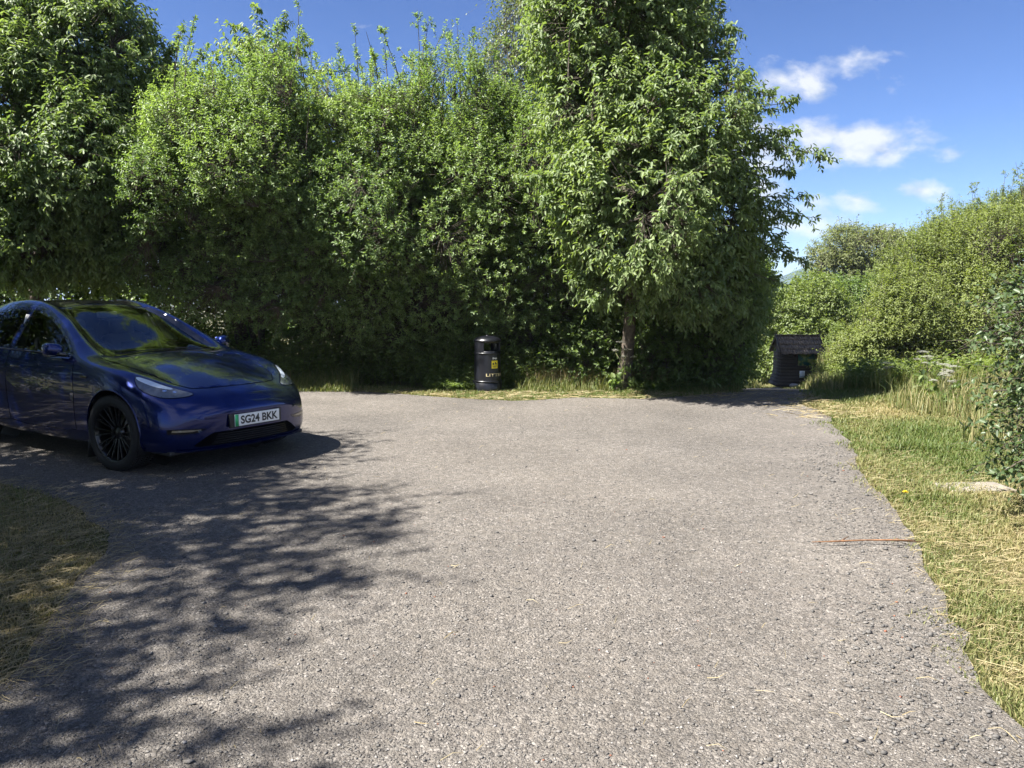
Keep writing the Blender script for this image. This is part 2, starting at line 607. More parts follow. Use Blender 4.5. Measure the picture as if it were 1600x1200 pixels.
# wooded hill on the skyline
hx = np.linspace(250, 1500, 90)
hy = np.linspace(1300, 2300, 50)
HX, HY = np.meshgrid(hx, hy)
HZ = -25 + 128 * np.exp(-((HX - 800) / 230) ** 2 - ((HY - 1800) / 380) ** 2) + 5 * vnoise(np.stack([HX, HY, 0 * HX], -1).reshape(-1, 3), .03, 2).reshape(HX.shape)
ii = np.arange(HX.size).reshape(HX.shape)
o = mk("wooded_hill", np.stack([HX, HY, HZ], -1), [np.stack([ii[:-1, :-1], ii[:-1, 1:], ii[1:, 1:], ii[1:, :-1]], -1).reshape(-1, 4)],
       simple("hill_woodland", (.030, .045, .028), .95, var=.6, scale=.03, spec=.1), smooth=True)
o["kind"] = "structure"


# ------------------------------------------------------------------ foliage
UP = np.array([0, 0, 1.0])


def unit(a):
    return a / (np.linalg.norm(a, axis=-1, keepdims=True) + 1e-9)


def leafgeo(pos, d, nh, ln, wd, fold=.22, g=R):
    """six-point folded leaves; d = direction, nh = normal hint"""
    d = unit(d)
    s = unit(np.cross(d, nh))
    n = np.cross(s, d)
    L, W = ln[:, None], wd[:, None]
    curl = -n * L * .12
    b = pos
    t = pos + d * L + curl * 1.3
    r1 = pos + d * L * .30 + s * W * .46 + n * W * fold
    r2 = pos + d * L * .68 + s * W * .40 + n * W * fold + curl * .5
    l1 = pos + d * L * .30 - s * W * .46 + n * W * fold
    l2 = pos + d * L * .68 - s * W * .40 + n * W * fold + curl * .5
    V = np.stack([b, r1, r2, t, l2, l1], 1).reshape(-1, 3)
    i = np.arange(len(pos))[:, None] * 6
    F = np.concatenate([i + np.array([[0, 1, 2, 3]]), i + np.array([[0, 3, 4, 5]])], 1).reshape(-1, 4)
    return V, F


def shoots(base, dirs, length, nleaf, ln, wd, droop, sag, spread=.9, t0=.1, g=R, clump=None):
    """leaves set along many shoots; returns leaf mesh arrays, tints and shoot mid / tip points"""
    m = len(base)
    dirs = unit(dirs)
    tip = base + dirs * length[:, None] - UP * (sag * length)[:, None]
    mid = base + dirs * length[:, None] * .5 - UP * (sag * length * .25)[:, None]
    t = (np.arange(nleaf)[None] + g.uniform(.1, .9, (m, nleaf))) / nleaf
    t = t0 + (1 - t0) * t
    p = base[:, None] + dirs[:, None] * (length[:, None] * t)[..., None] - UP * (sag * length[:, None] * t * t)[..., None]
    ph = g.uniform(0, 6.28, (m, 1)) + np.arange(nleaf)[None] * 2.4
    a = unit(np.cross(dirs, np.array([.21, .33, .92])))
    b = np.cross(dirs, a)
    rad = np.cos(ph)[..., None] * a[:, None] + np.sin(ph)[..., None] * b[:, None]
    d = dirs[:, None] * .55 + rad * spread + g.normal(size=(m, nleaf, 3)) * .22 - UP * droop
    nh = UP * .5 + (dirs * .65)[:, None] + rad * .25 + g.normal(size=(m, nleaf, 3)) * .38
    sc = g.uniform(.65, 1.15, (m, nleaf))
    tint = np.clip(g.normal(.42, .2, (m, nleaf)) + (clump[:, None] if clump is not None else 0) + .12 * t, 0, 1)
    V, F = leafgeo(p.reshape(-1, 3), d.reshape(-1, 3), nh.reshape(-1, 3), (ln * sc).ravel(), (wd * sc).ravel() * g.uniform(.8, 1.15, m * nleaf))
    return V, F, np.repeat(tint.ravel(), 2), mid, tip


def join(parts):
    V, F, T, n = [], [], [], 0
    for v, f, t in parts:
        V.append(v)
        F.append(f + n)
        T.append(t)
        n += len(v)
    return np.concatenate(V), np.concatenate(F), np.concatenate(T)


def grow(name, label, cat, base, lobes, n, ln, wd, mat, nleaf=10, slen=(.25, .5), droop=.35, sag=.08, out=.8, up=.45, spread=.9,
         stems=1, trunk_r=.09, fork=.35, bark='bark', seed=1, cull=.15, extra=(), group=None, front=.45, shell=.16, noise_f=1.5, branch_n=12, part='crown', twig_r=.0045, lump=.30, dv_px=0, wands=0):
    """a tree or shrub: stems, limbs, branches, twigs and a crown of leaves. lobes: (centre, radii)"""
    g = np.random.default_rng(seed)
    base = np.array([base[0], base[1], float(hgt(base[0], base[1])) - .05])
    root = thing(name, label, cat, base, 0, group)
    C = np.array([l[0] for l in lobes], float)
    C[:, 2] -= dv_px / FPX * C[:, 1]
    Rr = np.array([np.broadcast_to(l[1], 3) for l in lobes], float)
    cen = C.mean(0)
    # --- limbs
    tb, nodes = [], []
    for s in range(stems):
        a = g.uniform(0, 6.28)
        b0 = base + np.array([math.cos(a), math.sin(a), 0]) * (.25 * (stems > 1)) * g.uniform(.4, 1.2)
        mine = [i for i in range(len(lobes)) if i % stems == s]
        ztop = max(C[i][2] for i in mine)
        fk = b0 + (cen - b0) * np.array([.3, .3, 0]) + UP * (ztop - b0[2]) * fork * g.uniform(.8, 1.15)
        top = b0 + (C[mine].mean(0) - b0) * np.array([.8, .8, 0]) + UP * (ztop - b0[2]) * .92
        tp = np.array([b0, b0 + (fk - b0) * .5 + g.normal(size=3) * .05, fk, (fk + top) / 2 + g.normal(size=3) * .15, top])
        tb.append(tube(tp, trunk_r * np.array([1.25, 1, .85, .55, .2]), 8))
        for i in mine:
            st = tp[2] + (tp[3] - tp[2]) * g.uniform(0, .9) if C[i][2] > tp[2][2] else tp[1] + (tp[2] - tp[1]) * g.uniform(.4, 1)
            e = C[i]
            md = (st + e) / 2 + UP * .18 * np.linalg.norm(e - st) + g.normal(size=3) * .12
            r = trunk_r * .5
            tb.append(tube([st, (st + md) / 2 + g.normal(size=3) * .04, md, (md + e) / 2 + UP * .05, e], r * np.array([1, .8, .62, .45, .3]), 6))
            for k in range(branch_n):
                dd = unit(g.normal(size=3) + np.array([0, -.35, .25]))
                q = e + dd * Rr[i] * g.uniform(.55, .9)
                s0 = md + (e - md) * g.uniform(.2, 1)
                m1 = s0 + (q - s0) * .5 + UP * .1 * np.linalg.norm(q - s0) + g.normal(size=3) * .06
                tb.append(tube([s0, m1, q], r * np.array([.35, .2, .08]), 4))
                for f in (.25, .5, .75, 1):
                    nodes.append(s0 + (m1 - s0) * f)
                    nodes.append(m1 + (q - m1) * f)
    # --- shoot bases over the lobes
    area = (Rr[:, 0] * Rr[:, 2] + Rr[:, 1] * Rr[:, 2] + Rr[:, 0] * Rr[:, 1])
    li = g.choice(len(lobes), n * 3, p=area / area.sum())
    dv = unit(g.normal(size=(n * 3, 3)))
    rr = np.where(g.random(n * 3) < .72, 1 - np.abs(g.normal(0, shell, n * 3)), g.random(n * 3) ** .5)
    rr = np.clip(rr, .15, 1.0)
    rr = rr * (1 + lump * vnoise(dv * 3.1 + C[li], 1.0, seed + 9))
    pb = C[li] + dv * Rr[li] * rr[:, None]
    nrm = unit(dv / Rr[li])
    q = (((pb[:, None] - C[None]) / Rr[None]) ** 2).sum(2) ** .5
    deep = (q < .6).sum(1) > (rr < .6)
    keep = ~deep | (g.random(len(pb)) < .2)
    keep &= (nrm[:, 1] < .25) | (g.random(len(pb)) < front)
    nz = vnoise(pb, noise_f * 2.2, seed) + .5 * vnoise(pb, noise_f * 6, seed + 50)
    keep &= nz > -1.1 + cull * 2 + g.normal(0, .12, len(pb))
    keep &= pb[:, 2] > hgt(pb[:, 0], pb[:, 1]) + .12
    lt = g.normal(0, .15, len(lobes))[li]
    pb, nrm, nz, lt = pb[keep][:n], nrm[keep][:n], nz[keep][:n], lt[keep][:n]
    m = len(pb)
    L = g.uniform(*slen, m) * np.where(g.random(m) < .07, 1.7, 1)
    dirs = nrm * out + UP * up + g.normal(size=(m, 3)) * .38
    parts = []
    V, F, T, mid, tip = shoots(pb, dirs, L, nleaf, ln, wd, droop, sag, spread, g=g, clump=nz * .14 + lt)
    parts.append((V, F, T))
    nodes = np.array(nodes)
    near = np.empty_like(pb)
    for k in range(0, m, 1500):
        dd = ((pb[k:k + 1500, None] - nodes[None]) ** 2).sum(2)
        near[k:k + 1500] = nodes[dd.argmin(1)]
    okc = np.linalg.norm(near - pb, axis=1) < .9
    tv, tf = twigs(pb, mid, tip, twig_r * .7, twig_r * .35)
    cv, cf = twigs(near[okc], (near[okc] + pb[okc]) / 2 + g.normal(size=(okc.sum(), 3)) * .03, pb[okc], twig_r * 1.3, twig_r * .7)
    tb += [(tv, tf), (cv, cf)]
    # --- long young shoots rising out of the top of the crown
    extra = list(extra)
    topi = np.argsort(-(C[:, 2] + Rr[:, 2]))[:max(3, len(lobes) // 2)]
    for k in range(wands):
        i = topi[k % len(topi)]
        q = g.normal(0, .42, 2)
        a0 = C[i] + np.array([q[0] * Rr[i][0], q[1] * Rr[i][1], Rr[i][2] * .55])
        ln_ = g.uniform(.55, 1.25)
        extra.append((a0 + UP * (dv_px * 1.6 / FPX * a0[1]), a0 + np.array([g.normal(0, .28), g.normal(0, .25), .5 + ln_ * .75]), int(8 + 6 * ln_), .26))
    # --- explicit leafy boughs that stand out of the crown
    for (e0, e1, k, sl) in extra:
        e0, e1 = np.array(e0), np.array(e1)
        if dv_px:
            e0 = e0 - UP * (dv_px * 1.6 / FPX * e0[1])
        bow = np.linalg.norm(e1 - e0)
        md = (e0 + e1) / 2 + UP * .07 * bow + g.normal(size=3) * .03
        tb.append(tube([e0, md, e1], np.array([.013, .008, .003]), 5))
        t = g.uniform(.12, 1, k)[:, None]
        bp = (1 - t) ** 2 * e0 + 2 * t * (1 - t) * md + t * t * e1
        ax = unit(e1 - e0)
        dr = ax * .8 + g.normal(size=(k, 3)) * .55 + UP * .1
        LL = sl * g.uniform(.5, 1.1, k) * (1.1 - .6 * t[:, 0])
        V, F, T, mid, tip = shoots(bp, dr, LL, nleaf, ln, wd, droop, sag, spread, g=g, clump=np.full(k, .05))
        parts.append((V, F, T))
        tb.append(twigs(bp, mid, tip, twig_r * .6, twig_r * .3))
    V, F, T = join(parts)
    mk(part, V - base, [F], M[mat], root, tint=T)
    tv, tf, _ = join([(v, f, np.zeros(1)) for v, f in tb])
    mk("trunk", tv - base, [tf], M[bark], root, smooth=True)
    return root


PUSH = 1.0


def lob(u, v, Y, rpx, rz=None, ry=None):
    Y = Y * PUSH
    if PUSH > 1:
        Y -= .5 * min(1, max(0, (360 - v) / 150))      # crowns lean out over the foot of the hedge
    r = rpx * Y / FPX
    return (P(u, v, Y), (r, ry or r, (rz or rpx) * Y / FPX))


# ------------------------------------------------------------------ TREES of the hedge line
PUSH = 1.14
grow("cherry_tree", "large cherry tree with drooping leaves overhanging the blue car", "tree", (-9.8, 15.6),
     [lob(50, 15, 13.6, 125), lob(150, 120, 13.2, 105), lob(262, 190, 16.0, 60), lob(30, 170, 12.5, 105), lob(105, 265, 12.0, 112), lob(30, 365, 11.7, 105, 75), lob(175, 360, 12.3, 88, 80),
      lob(-70, 290, 12.0, 80), lob(205, 265, 12.6, 66)],
     13000, .105, .044, 'cherry', nleaf=9, slen=(.14, .38), droop=.8, sag=.18, up=.15, out=1.0, trunk_r=.13, seed=11, cull=.38, wands=16, noise_f=1.9, branch_n=16,
     extra=[(P(u0, v0, 14.6), P(u1, v1, 14.6), 16, .35) for u0, v0, u1, v1 in
            [(215, 160, 200, 55), (255, 170, 272, 70), (285, 190, 312, 80), (225, 180, 240, 75), (165, 60, 185, 10), (240, 160, 285, 45)]] +
           [(P(150, 370, 13.8), P(235, 392, 13.2), 24, .4), (P(60, 300, 13.2), P(130, 330, 12.6), 22, .4), (P(40, 130, 13.4), P(95, 190, 12.8), 20, .35)])
PUSH = 1.06
grow("goat_willow", "goat willow shrub right of the overhanging cherry, above the car bonnet", "shrub", (-5.4, 15.8),
     [lob(330, 200, 13.2, 95), lob(275, 300, 13, 105), lob(400, 265, 12.8, 110), lob(425, 170, 13.5, 85), lob(350, 385, 13.2, 90, 70), lob(455, 385, 13, 95, 80), lob(300, 215, 13.4, 70), lob(212, 300, 13.3, 70), lob(480, 330, 12.8, 80), lob(210, 215, 14.2, 60)],
     13500, .060, .026, 'willow', nleaf=11, slen=(.10, .30), droop=.03, sag=.03, up=.6, stems=5, trunk_r=.06, fork=.3, seed=21, cull=.30, noise_f=2.0, wands=26, lump=.5, dv_px=32,
     extra=[(P(u0, v0, 15), P(u1, v1, 15), 11, .3) for u0, v0, u1, v1 in [(350, 130, 338, 85), (440, 120, 455, 70), (490, 110, 482, 55), (300, 170, 290, 125)]])
PUSH = 1.11
grow("goat_willow", "goat willow shrub in the middle of the hedge, left of the litter bin", "shrub", (-2.8, 16.0),
     [lob(540, 190, 13.6, 100), lob(470, 250, 12.9, 70), lob(490, 320, 13, 95), lob(610, 205, 13.4, 100), lob(560, 310, 12.8, 115), lob(645, 330, 13, 105), lob(690, 250, 13.1, 85), lob(560, 415, 13.1, 95, 80), lob(660, 430, 13.3, 95, 85)],
     13500, .060, .026, 'willow', nleaf=11, slen=(.10, .30), droop=.03, sag=.03, up=.6, stems=5, trunk_r=.055, fork=.3, seed=22, cull=.30, noise_f=2.0, wands=26, lump=.5, dv_px=38,
     extra=[(P(u0, v0, 15), P(u1, v1, 15), 11, .3) for u0, v0, u1, v1 in [(610, 110, 600, 55), (575, 120, 560, 85), (660, 100, 652, 15), (640, 120, 690, 55), (545, 120, 530, 95)]])
grow("goat_willow", "goat willow shrub right behind the litter bin, against the cherry", "shrub", (-.2, 16.2),
     [lob(720, 170, 13.7, 100), lob(755, 270, 13.2, 110), lob(700, 375, 13.4, 88), lob(825, 215, 13.8, 95), lob(785, 360, 13.7, 95), lob(850, 330, 13.3, 90), lob(862, 235, 13.1, 85), lob(885, 395, 13.2, 75), lob(905, 455, 13.4, 70), lob(765, 470, 14.8, 80, 70), lob(865, 480, 13.9, 85, 80)],
     13500, .060, .026, 'willow', nleaf=11, slen=(.10, .30), droop=.03, sag=.03, up=.6, stems=5, trunk_r=.055, fork=.3, seed=23, cull=.30, noise_f=2.0, wands=26, lump=.5, dv_px=40,
     extra=[(P(u0, v0, 15.2), P(u1, v1, 15.2), 10, .3) for u0, v0, u1, v1 in [(720, 90, 714, 35), (745, 95, 762, 50), (690, 110, 705, 60)]])
PUSH = 1.0
grow("cherry_tree", "spindly young cherry whose dark top stands above the willow hedge", "tree", (-5.6, 17.2),
     [lob(405, 135, 15.5, 45), lob(425, 95, 15.6, 26)],
     260, .105, .05, 'cherry', nleaf=9, slen=(.3, .5), droop=.9, sag=.15, trunk_r=.07, seed=31, cull=.3, branch_n=8,
     extra=[(P(u0, v0, 16), P(u1, v1, 16), 12, .4) for u0, v0, u1, v1 in
            [(410, 110, 400, 5), (425, 110, 445, 25), (390, 120, 365, 35), (405, 110, 380, 45), (430, 100, 490, 70), (450, 120, 520, 110)]])
grow("cherry_tree", "broad cherry tree with boughs reaching right over the path, right of the bin", "tree", (1.95, 13.6),
     [lob(955, 70, 13, 112), lob(1012, 135, 12.8, 95), lob(950, 195, 12.5, 95), lob(1055, 235, 12.2, 105), lob(1000, 330, 11.9, 125), lob(1110, 215, 12.4, 60), lob(1110, 340, 12.2, 75),
      lob(1085, 430, 12.4, 85, 65), lob(1145, 465, 13.2, 42, 50), lob(925, 300, 12.2, 58), lob(985, 420, 12.3, 82, 66), lob(945, -35, 13, 105), lob(1150, 420, 12.6, 36), lob(900, 20, 13.6, 70)],
     9000, .100, .040, 'cherry', nleaf=9, slen=(.14, .36), droop=.75, sag=.18, up=.12, out=1.0, trunk_r=.12, fork=.28, seed=12, cull=.38, wands=14, noise_f=2.1, branch_n=16,
     extra=[(P(u0, v0, Y0), P(u1, v1, Y1), int(k * 1.7), .42) for u0, v0, u1, v1, k, Y0, Y1 in
            [(1090, 150, 1205, 150, 16, 12.5, 12.3), (1080, 250, 1200, 285, 16, 12.2, 12), (1100, 300, 1225, 335, 16, 12.2, 12), (1100, 200, 1215, 225, 16, 12.3, 12.1), (1110, 420, 1215, 440, 14, 12.3, 12.2), (1050, 100, 1130, 85, 12, 12.7, 12.6), (1120, 360, 1225, 368, 14, 12.2, 12),
             (1120, 235, 1290, 245, 26, 12.3, 12), (1120, 200, 1240, 158, 16, 12.5, 12.3), (1130, 220, 1240, 205, 14, 12.4, 12.2), (1140, 310, 1262, 312, 14, 12.2, 12), (1140, 330, 1268, 340, 14, 12.2, 12), (1120, 380, 1232, 398, 15, 12.3, 12.2), (1180, 395, 1258, 408, 7, 12.3, 12.2),
             (1090, 130, 1170, 115, 14, 12.7, 12.6), (1080, 80, 1150, 45, 14, 12.8, 12.7), (1060, 50, 1110, 0, 12, 12.8, 12.8), (1140, 270, 1235, 270, 14, 12.3, 12.1),
             (900, 280, 820, 275, 16, 12, 11.8), (980, 420, 1060, 460, 10, 11.9, 11.6), (900, 330, 850, 310, 12, 12, 11.8), (960, 440, 930, 470, 10, 12, 11.8), (1100, 440, 1160, 480, 12, 12.2, 12), (1020, 340, 960, 330, 12, 11.6, 11.3)]])
grow("silver_birch", "tall silver birch with weeping twigs behind the right cherry", "tree", (2.6, 25.5),
     [lob(840, 60, 25, 60, 80), lob(905, 30, 25, 85, 110), lob(980, -20, 25, 90, 110), lob(815, 120, 25, 45, 60), lob(900, -120, 25.5, 80), lob(1040, 10, 25.5, 70, 90)],
     6500, .080, .052, 'birch', nleaf=12, slen=(.6, 1.2), droop=.6, sag=.75, out=.4, up=.1, trunk_r=.2, bark='bark', seed=41, cull=.25, branch_n=16)
grow("hawthorn", "dark hawthorn filling the shade between the right cherry and the path", "shrub", (3.6, 15.6),
     [lob(1070, 490, 14.6, 75, 90), lob(1120, 470, 15, 55, 70), lob(1010, 520, 14.4, 62, 70), lob(1105, 545, 13.9, 60, 55), lob(1040, 555, 13.9, 55, 45), lob(915, 545, 14.3, 60, 55), lob(1060, 420, 15.5, 80), lob(1140, 555, 15.5, 28, 40)],
     4600, .07, .042, 'hawthorn', nleaf=10, slen=(.2, .45), droop=.3, stems=3, trunk_r=.06, seed=51, cull=.12)
grow("hawthorn", "hawthorn bush just left of the wooden kiosk", "shrub", (6.3, 21.5),
     [lob(1160, 455, 20.5, 38, 50), lob(1160, 500, 21, 28, 40), lob(1140, 550, 20, 30, 45), lob(1150, 425, 22, 42, 45), lob(1120, 500, 20, 40, 50)],
     3000, .08, .05, 'hawthorn', nleaf=10, slen=(.25, .5), droop=.3, stems=3, trunk_r=.07, seed=52, cull=.1)
# second row: darkness behind the hedge
for i, (x, y, lab, u0) in enumerate([(-10.5, 18.5, "bushy hazel behind the cherry that overhangs the car", 60), (-6.3, 19.0, "hazel behind the left willow, seen through its stems", 300), (-1.6, 18.8, "hazel standing behind the middle willow of the hedge", 600),
                                     (1.9, 18.6, "hazel behind the right cherry trunk", 880), (-12.2, 16.2, "hazel past the rear of the blue car at the left edge", -160)]):
    Y = 18.6
    grow("hazel", lab, "shrub", (x, y + 1), [lob(u0 - 80, 430, Y, 90, 110), lob(u0 + 90, 420, Y, 100, 110), lob(u0, 300, Y, 110), lob(u0 - 110, 300, Y, 100), lob(u0 + 110, 280, Y, 100), lob(u0, 500, Y, 130, 60), lob(u0 - 90, 535, Y, 90, 42), lob(u0 + 90, 535, Y, 90, 42)],
         4600, .10, .075, 'hawthorn', nleaf=9, slen=(.3, .6), droop=.4, stems=4, trunk_r=.06, seed=60 + i, cull=.02, front=.6)

# ------------------------------------------------------------------ right-hand side and distance
grow("elder", "pale green elder with cream flowers directly behind the kiosk roof", "shrub", (13.6, 37),
     [lob(1235, 480, 35, 48, 50), lob(1285, 465, 36, 50), lob(1250, 545, 33.5, 55, 45), lob(1300, 530, 34, 50, 50), lob(1225, 545, 34, 30)],
     4200, .13, .075, 'elder', nleaf=9, slen=(.4, .8), droop=.45, stems=4, trunk_r=.09, seed=71, cull=.22, dv_px=34)
grow("elder", "darker elder between the kiosk and the domed far tree", "shrub", (17.5, 40),
     [lob(1340, 445, 40, 55, 45), lob(1290, 432, 41, 45, 35), lob(1385, 440, 40, 45, 45), lob(1330, 500, 38, 50)],
     3400, .14, .08, 'hawthorn', nleaf=9, slen=(.4, .8), droop=.45, stems=4, trunk_r=.09, seed=72, cull=.22, dv_px=46)
grow("ash_tree", "thin domed ash tree on the skyline beyond the kiosk", "tree", (27.2, 61),
     [lob(1340, 392, 60, 58, 34), lob(1310, 410, 60, 36, 28), lob(1380, 398, 60, 40, 34), lob(1345, 420, 60, 60, 26)],
     2600, .20, .10, 'far_leaf', nleaf=8, slen=(.5, 1.0), droop=.35, trunk_r=.22, fork=.6, seed=73, cull=.36, branch_n=18, twig_r=.02)
W = [("olive sallow bush nearest the kiosk, first of the bank", 22.5, [(1375, 510, 62), (1345, 555, 45), (1405, 465, 55), (1395, 560, 50)], 81),
     ("tallest olive sallow in the middle of the right bank", 23.5, [(1455, 430, 75), (1500, 400, 70), (1450, 500, 75), (1500, 480, 80), (1520, 545, 60), (1450, 400, 30)], 82),
     ("olive sallow rising to the frame edge at the right of the bank", 22.0, [(1575, 400, 90), (1590, 340, 50), (1560, 480, 85), (1640, 420, 100), (1650, 340, 70), (1600, 540, 80)], 83),
     ("dark crowned sallow peeping over the right bank", 30.0, [(1530, 345, 45), (1480, 370, 40), (1580, 325, 45), (1625, 310, 45)], 84)]
for lab, Y, ls, sd_ in W:
    pts = [lob(u, v, Y + (0 if v > 430 else .8), r) for u, v, r in ls]
    wand = []
    for (pc, pr) in pts:
        for k in range(3):
            a0 = pc + np.array([R.uniform(-.6, .6) * pr[0], R.uniform(-.5, .1) * pr[1], pr[2] * .55])
            wand.append((a0, a0 + np.array([R.normal(0, .25), R.normal(0, .2), R.uniform(.6, 1.15)]), 9, .4))
    c = np.mean([p[0] for p in pts], 0)
    grow("sallow", lab, "shrub", (c[0], c[1] + 1.2), pts, 5200, .085, .036, 'olive', nleaf=11, slen=(.3, .65), droop=.1, sag=.05, up=.7, stems=4, trunk_r=.07, seed=sd_, cull=.27, dv_px=32, lump=.45, noise_f=.9, extra=wand,
         group="olive sallows on the right bank")
grow("dog_rose", "glossy leaved rose bush at the right edge of the picture, close to the camera", "shrub", (4.35, 5.35),
     [((4.25, 5.2, 1.15), (.72, .8, .72)), ((4.1, 5.3, .62), (.55, .6, .42)), ((4.6, 5.5, 1.5), (.6, .7, .5)), ((4.05, 5.6, 1.45), (.42, .5, .34)), ((4.6, 4.8, .8), (.6, .6, .6))],
     1500, .05, .031, 'rose', nleaf=8, slen=(.18, .42), droop=.25, sag=.15, out=.8, up=.25, stems=5, trunk_r=.016, fork=.4, seed=91, cull=.12, shell=.25, front=.8, branch_n=10, twig_r=.003,
     extra=[((4.0, 5.3, .9), (3.28, 5.2, .98), 12, .16), ((3.95, 5.3, .55), (3.32, 5.15, .42), 10, .16), ((4.0, 5.5, 1.5), (3.42, 5.4, 1.72), 10, .18), ((4.0, 5.4, 1.2), (3.3, 5.4, 1.3), 12, .16), ((4, 5.2, .35), (3.42, 5.0, .3), 9, .15), ((4, 5.2, .75), (3.36, 5.0, .66), 9, .15)])
# trees just outside the frame, whose dappled shade lies on the gravel
for i, (x, y, zt, lab) in enumerate([(-7.9, 2.6, 8.9, "lime tree left of the grass island, shading the gravel"), (-8.3, 5.1, 8.3, "lime tree left of the car, its shade over the bonnet"), (-7.2, -.2, 7.6, "lime tree left of the camera, dappling the foreground"), (-10.4, 8.8, 5.6, "lime tree added out of view left of the parked car, darkening its side windows")]):  # the last tree is added to keep sky out of the car's side windows
    grow("lime_tree", lab, "tree", (x, y), [((x + .2, y, zt - 1.2), 1.5), ((x - .2, y + .3, zt - 3.2), 1.7), ((x - .9, y + .7, zt - 2), 1.4), ((x + .9, y - .5, zt - 2.3), 1.25), ((x + .6, y + 1.0, zt - 2.6), 1.15), ((x, y - 1, zt - 2.8), 1.3), ((x - .6, y, zt - 3.6), 1.5), ((x - 1.2, y - .9, 1.0), 1.25), ((x - 1.3, y + 1.0, 1.1), 1.3), ((x - 1.6, y, 2.4), 1.2)],
         3100, .10, .075, 'hawthorn', nleaf=9, slen=(.3, .7), droop=.4, trunk_r=.14, seed=101 + i, cull=.24, front=1.0, group="lime trees beyond the left edge")


# ------------------------------------------------------------------ grass, straw, stones, undergrowth
def blades(xy, h, wd, lean, mat, name, label=None, tint=None, g=R, z0=-.01, kind="stuff", lay=False):
    n = len(xy)
    z = hgt(xy[:, 0], xy[:, 1]) + z0
    a = g.uniform(0, 6.28, n)
    dr = np.stack([np.cos(a), np.sin(a), np.zeros(n)], 1)
    sd = np.stack([-np.sin(a), np.cos(a), np.zeros(n)], 1)
    b = np.column_stack([xy, z])
    ln = np.clip(lean * g.uniform(.2, 1.6, n), 0, 1.4)
    if lay:
        m_ = b + dr * (h * .5)[:, None] + UP * g.uniform(.0, .022, n)[:, None]
        t_ = b + dr * h[:, None] + sd * (h * g.normal(0, .08, n))[:, None] + UP * g.uniform(-.004, .03, n)[:, None]
    else:
        m_ = b + UP * (h * .55)[:, None] + dr * (h * ln * .28)[:, None]
        t_ = b + UP * (h * (1 - .32 * np.clip(ln, 0, 1.2)))[:, None] + dr * (h * ln * .9)[:, None]
    wv = sd * (wd / 2)[:, None]
    if lay:
        wv = wv * .8 + UP * (wd / 3)[:, None]
    V = np.stack([b - wv, b + wv, m_ + wv * .85, m_ - wv * .85, t_], 1).reshape(-1, 3)
    i = np.arange(n)[:, None] * 5
    ob = mk(name, V, [i + np.array([[0, 1, 2, 3]]), i + np.array([[3, 2, 4]])], M[mat], tint=np.concatenate([tint, tint]) if tint is not None else np.concatenate([g.uniform(0, 1, n)] * 2))
    ob["kind"] = kind
    if label:
        ob["label"] = label
    return ob


def scatter(n, x0, x1, y0, y1, near=1.0, g=R):
    """random ground points, denser towards the camera"""
    y = y0 * (y1 / y0) ** (g.random(n) ** (1 / near))
    return np.column_stack([g.uniform(x0, x1, n), y])


def edge_dist(p, loop=None):
    loop = GRAVEL if loop is None else loop
    out = np.empty(len(p))
    lp = loop[::2] if len(loop) > 400 else loop
    for k in range(0, len(p), 4000):
        out[k:k + 4000] = np.sqrt(((p[k:k + 4000, None] - lp[None]) ** 2).sum(2).min(1))
    return out


def dry(p):
    """how straw-coloured the turf is: mown patches near the lower right, bare at the far end"""
    q = np.column_stack([p, np.zeros(len(p))])
    v = .25 + .42 * vnoise(q, 1.7, 77) + .22 * vnoise(q, 6.0, 78)
    v += .42 * np.exp(-((p[:, 1] - 4.6) / 1.1) ** 2) * sst(2.6, 3.0, p[:, 0]) * (p[:, 0] > 0)
    v += .30 * np.exp(-((p[:, 1] - 11.0) / 1.0) ** 2) * (p[:, 0] > 0) - .22 * np.exp(-((p[:, 1] - 7.6) / 1.2) ** 2) * (p[:, 0] > 0)
    v += .48 * (p[:, 0] < -1)
    return np.clip(v, 0, 1)


def turf(n, box, hh, name, near=1.0, seed=1, over=.07, wf=1.0, dadd=0, keepf=None):
    g = np.random.default_rng(seed)
    p = scatter(n, *box, near=near, g=g)
    ins = inside(GRAVEL, p)
    ed = edge_dist(p)
    tuft = np.clip(.35 + 1.5 * vnoise(np.column_stack([p, 0 * p[:, 0]]), 5.5, 91), 0, 2)
    keep = ~ins | (ed < over * 1.9 * tuft * g.uniform(0, 1.2, n) ** 1.5)
    if keepf is not None:
        keep &= keepf(p, g)
    p = p[keep]
    d = np.clip(dry(p) + dadd, 0, 1)
    q = np.column_stack([p, np.zeros(len(p))])
    h = g.uniform(*hh, len(p)) * (1 - .45 * d) * (1 + .45 * vnoise(q, 4, seed))
    t = np.clip(d * .9 + g.normal(0, .2, len(p)), 0, 1)
    return blades(p, np.clip(h, .012, 9), (.0035 + .0011 * p[:, 1] * .55) * wf * g.uniform(.7, 1.3, len(p)), .75, 'grass', name, tint=t, g=g)


turf(150000, (1.9, 5.6, 2.2, 8.2), (.035, .085), "verge_grass", 1.0, 201)
turf(90000, (2.9, 10.5, 8.0, 14.2), (.05, .11), "verge_grass", 1.0, 202, wf=1.1)
turf(60000, (-5.0, -2.0, 2.4, 7.0), (.03, .075), "island_grass", 1.0, 203, dadd=-.02)
turf(52000, (-7.0, 4.6, 11.9, 14.6), (.03, .09), "hedge_foot_grass", 1.0, 204, wf=1.0, dadd=-.25)
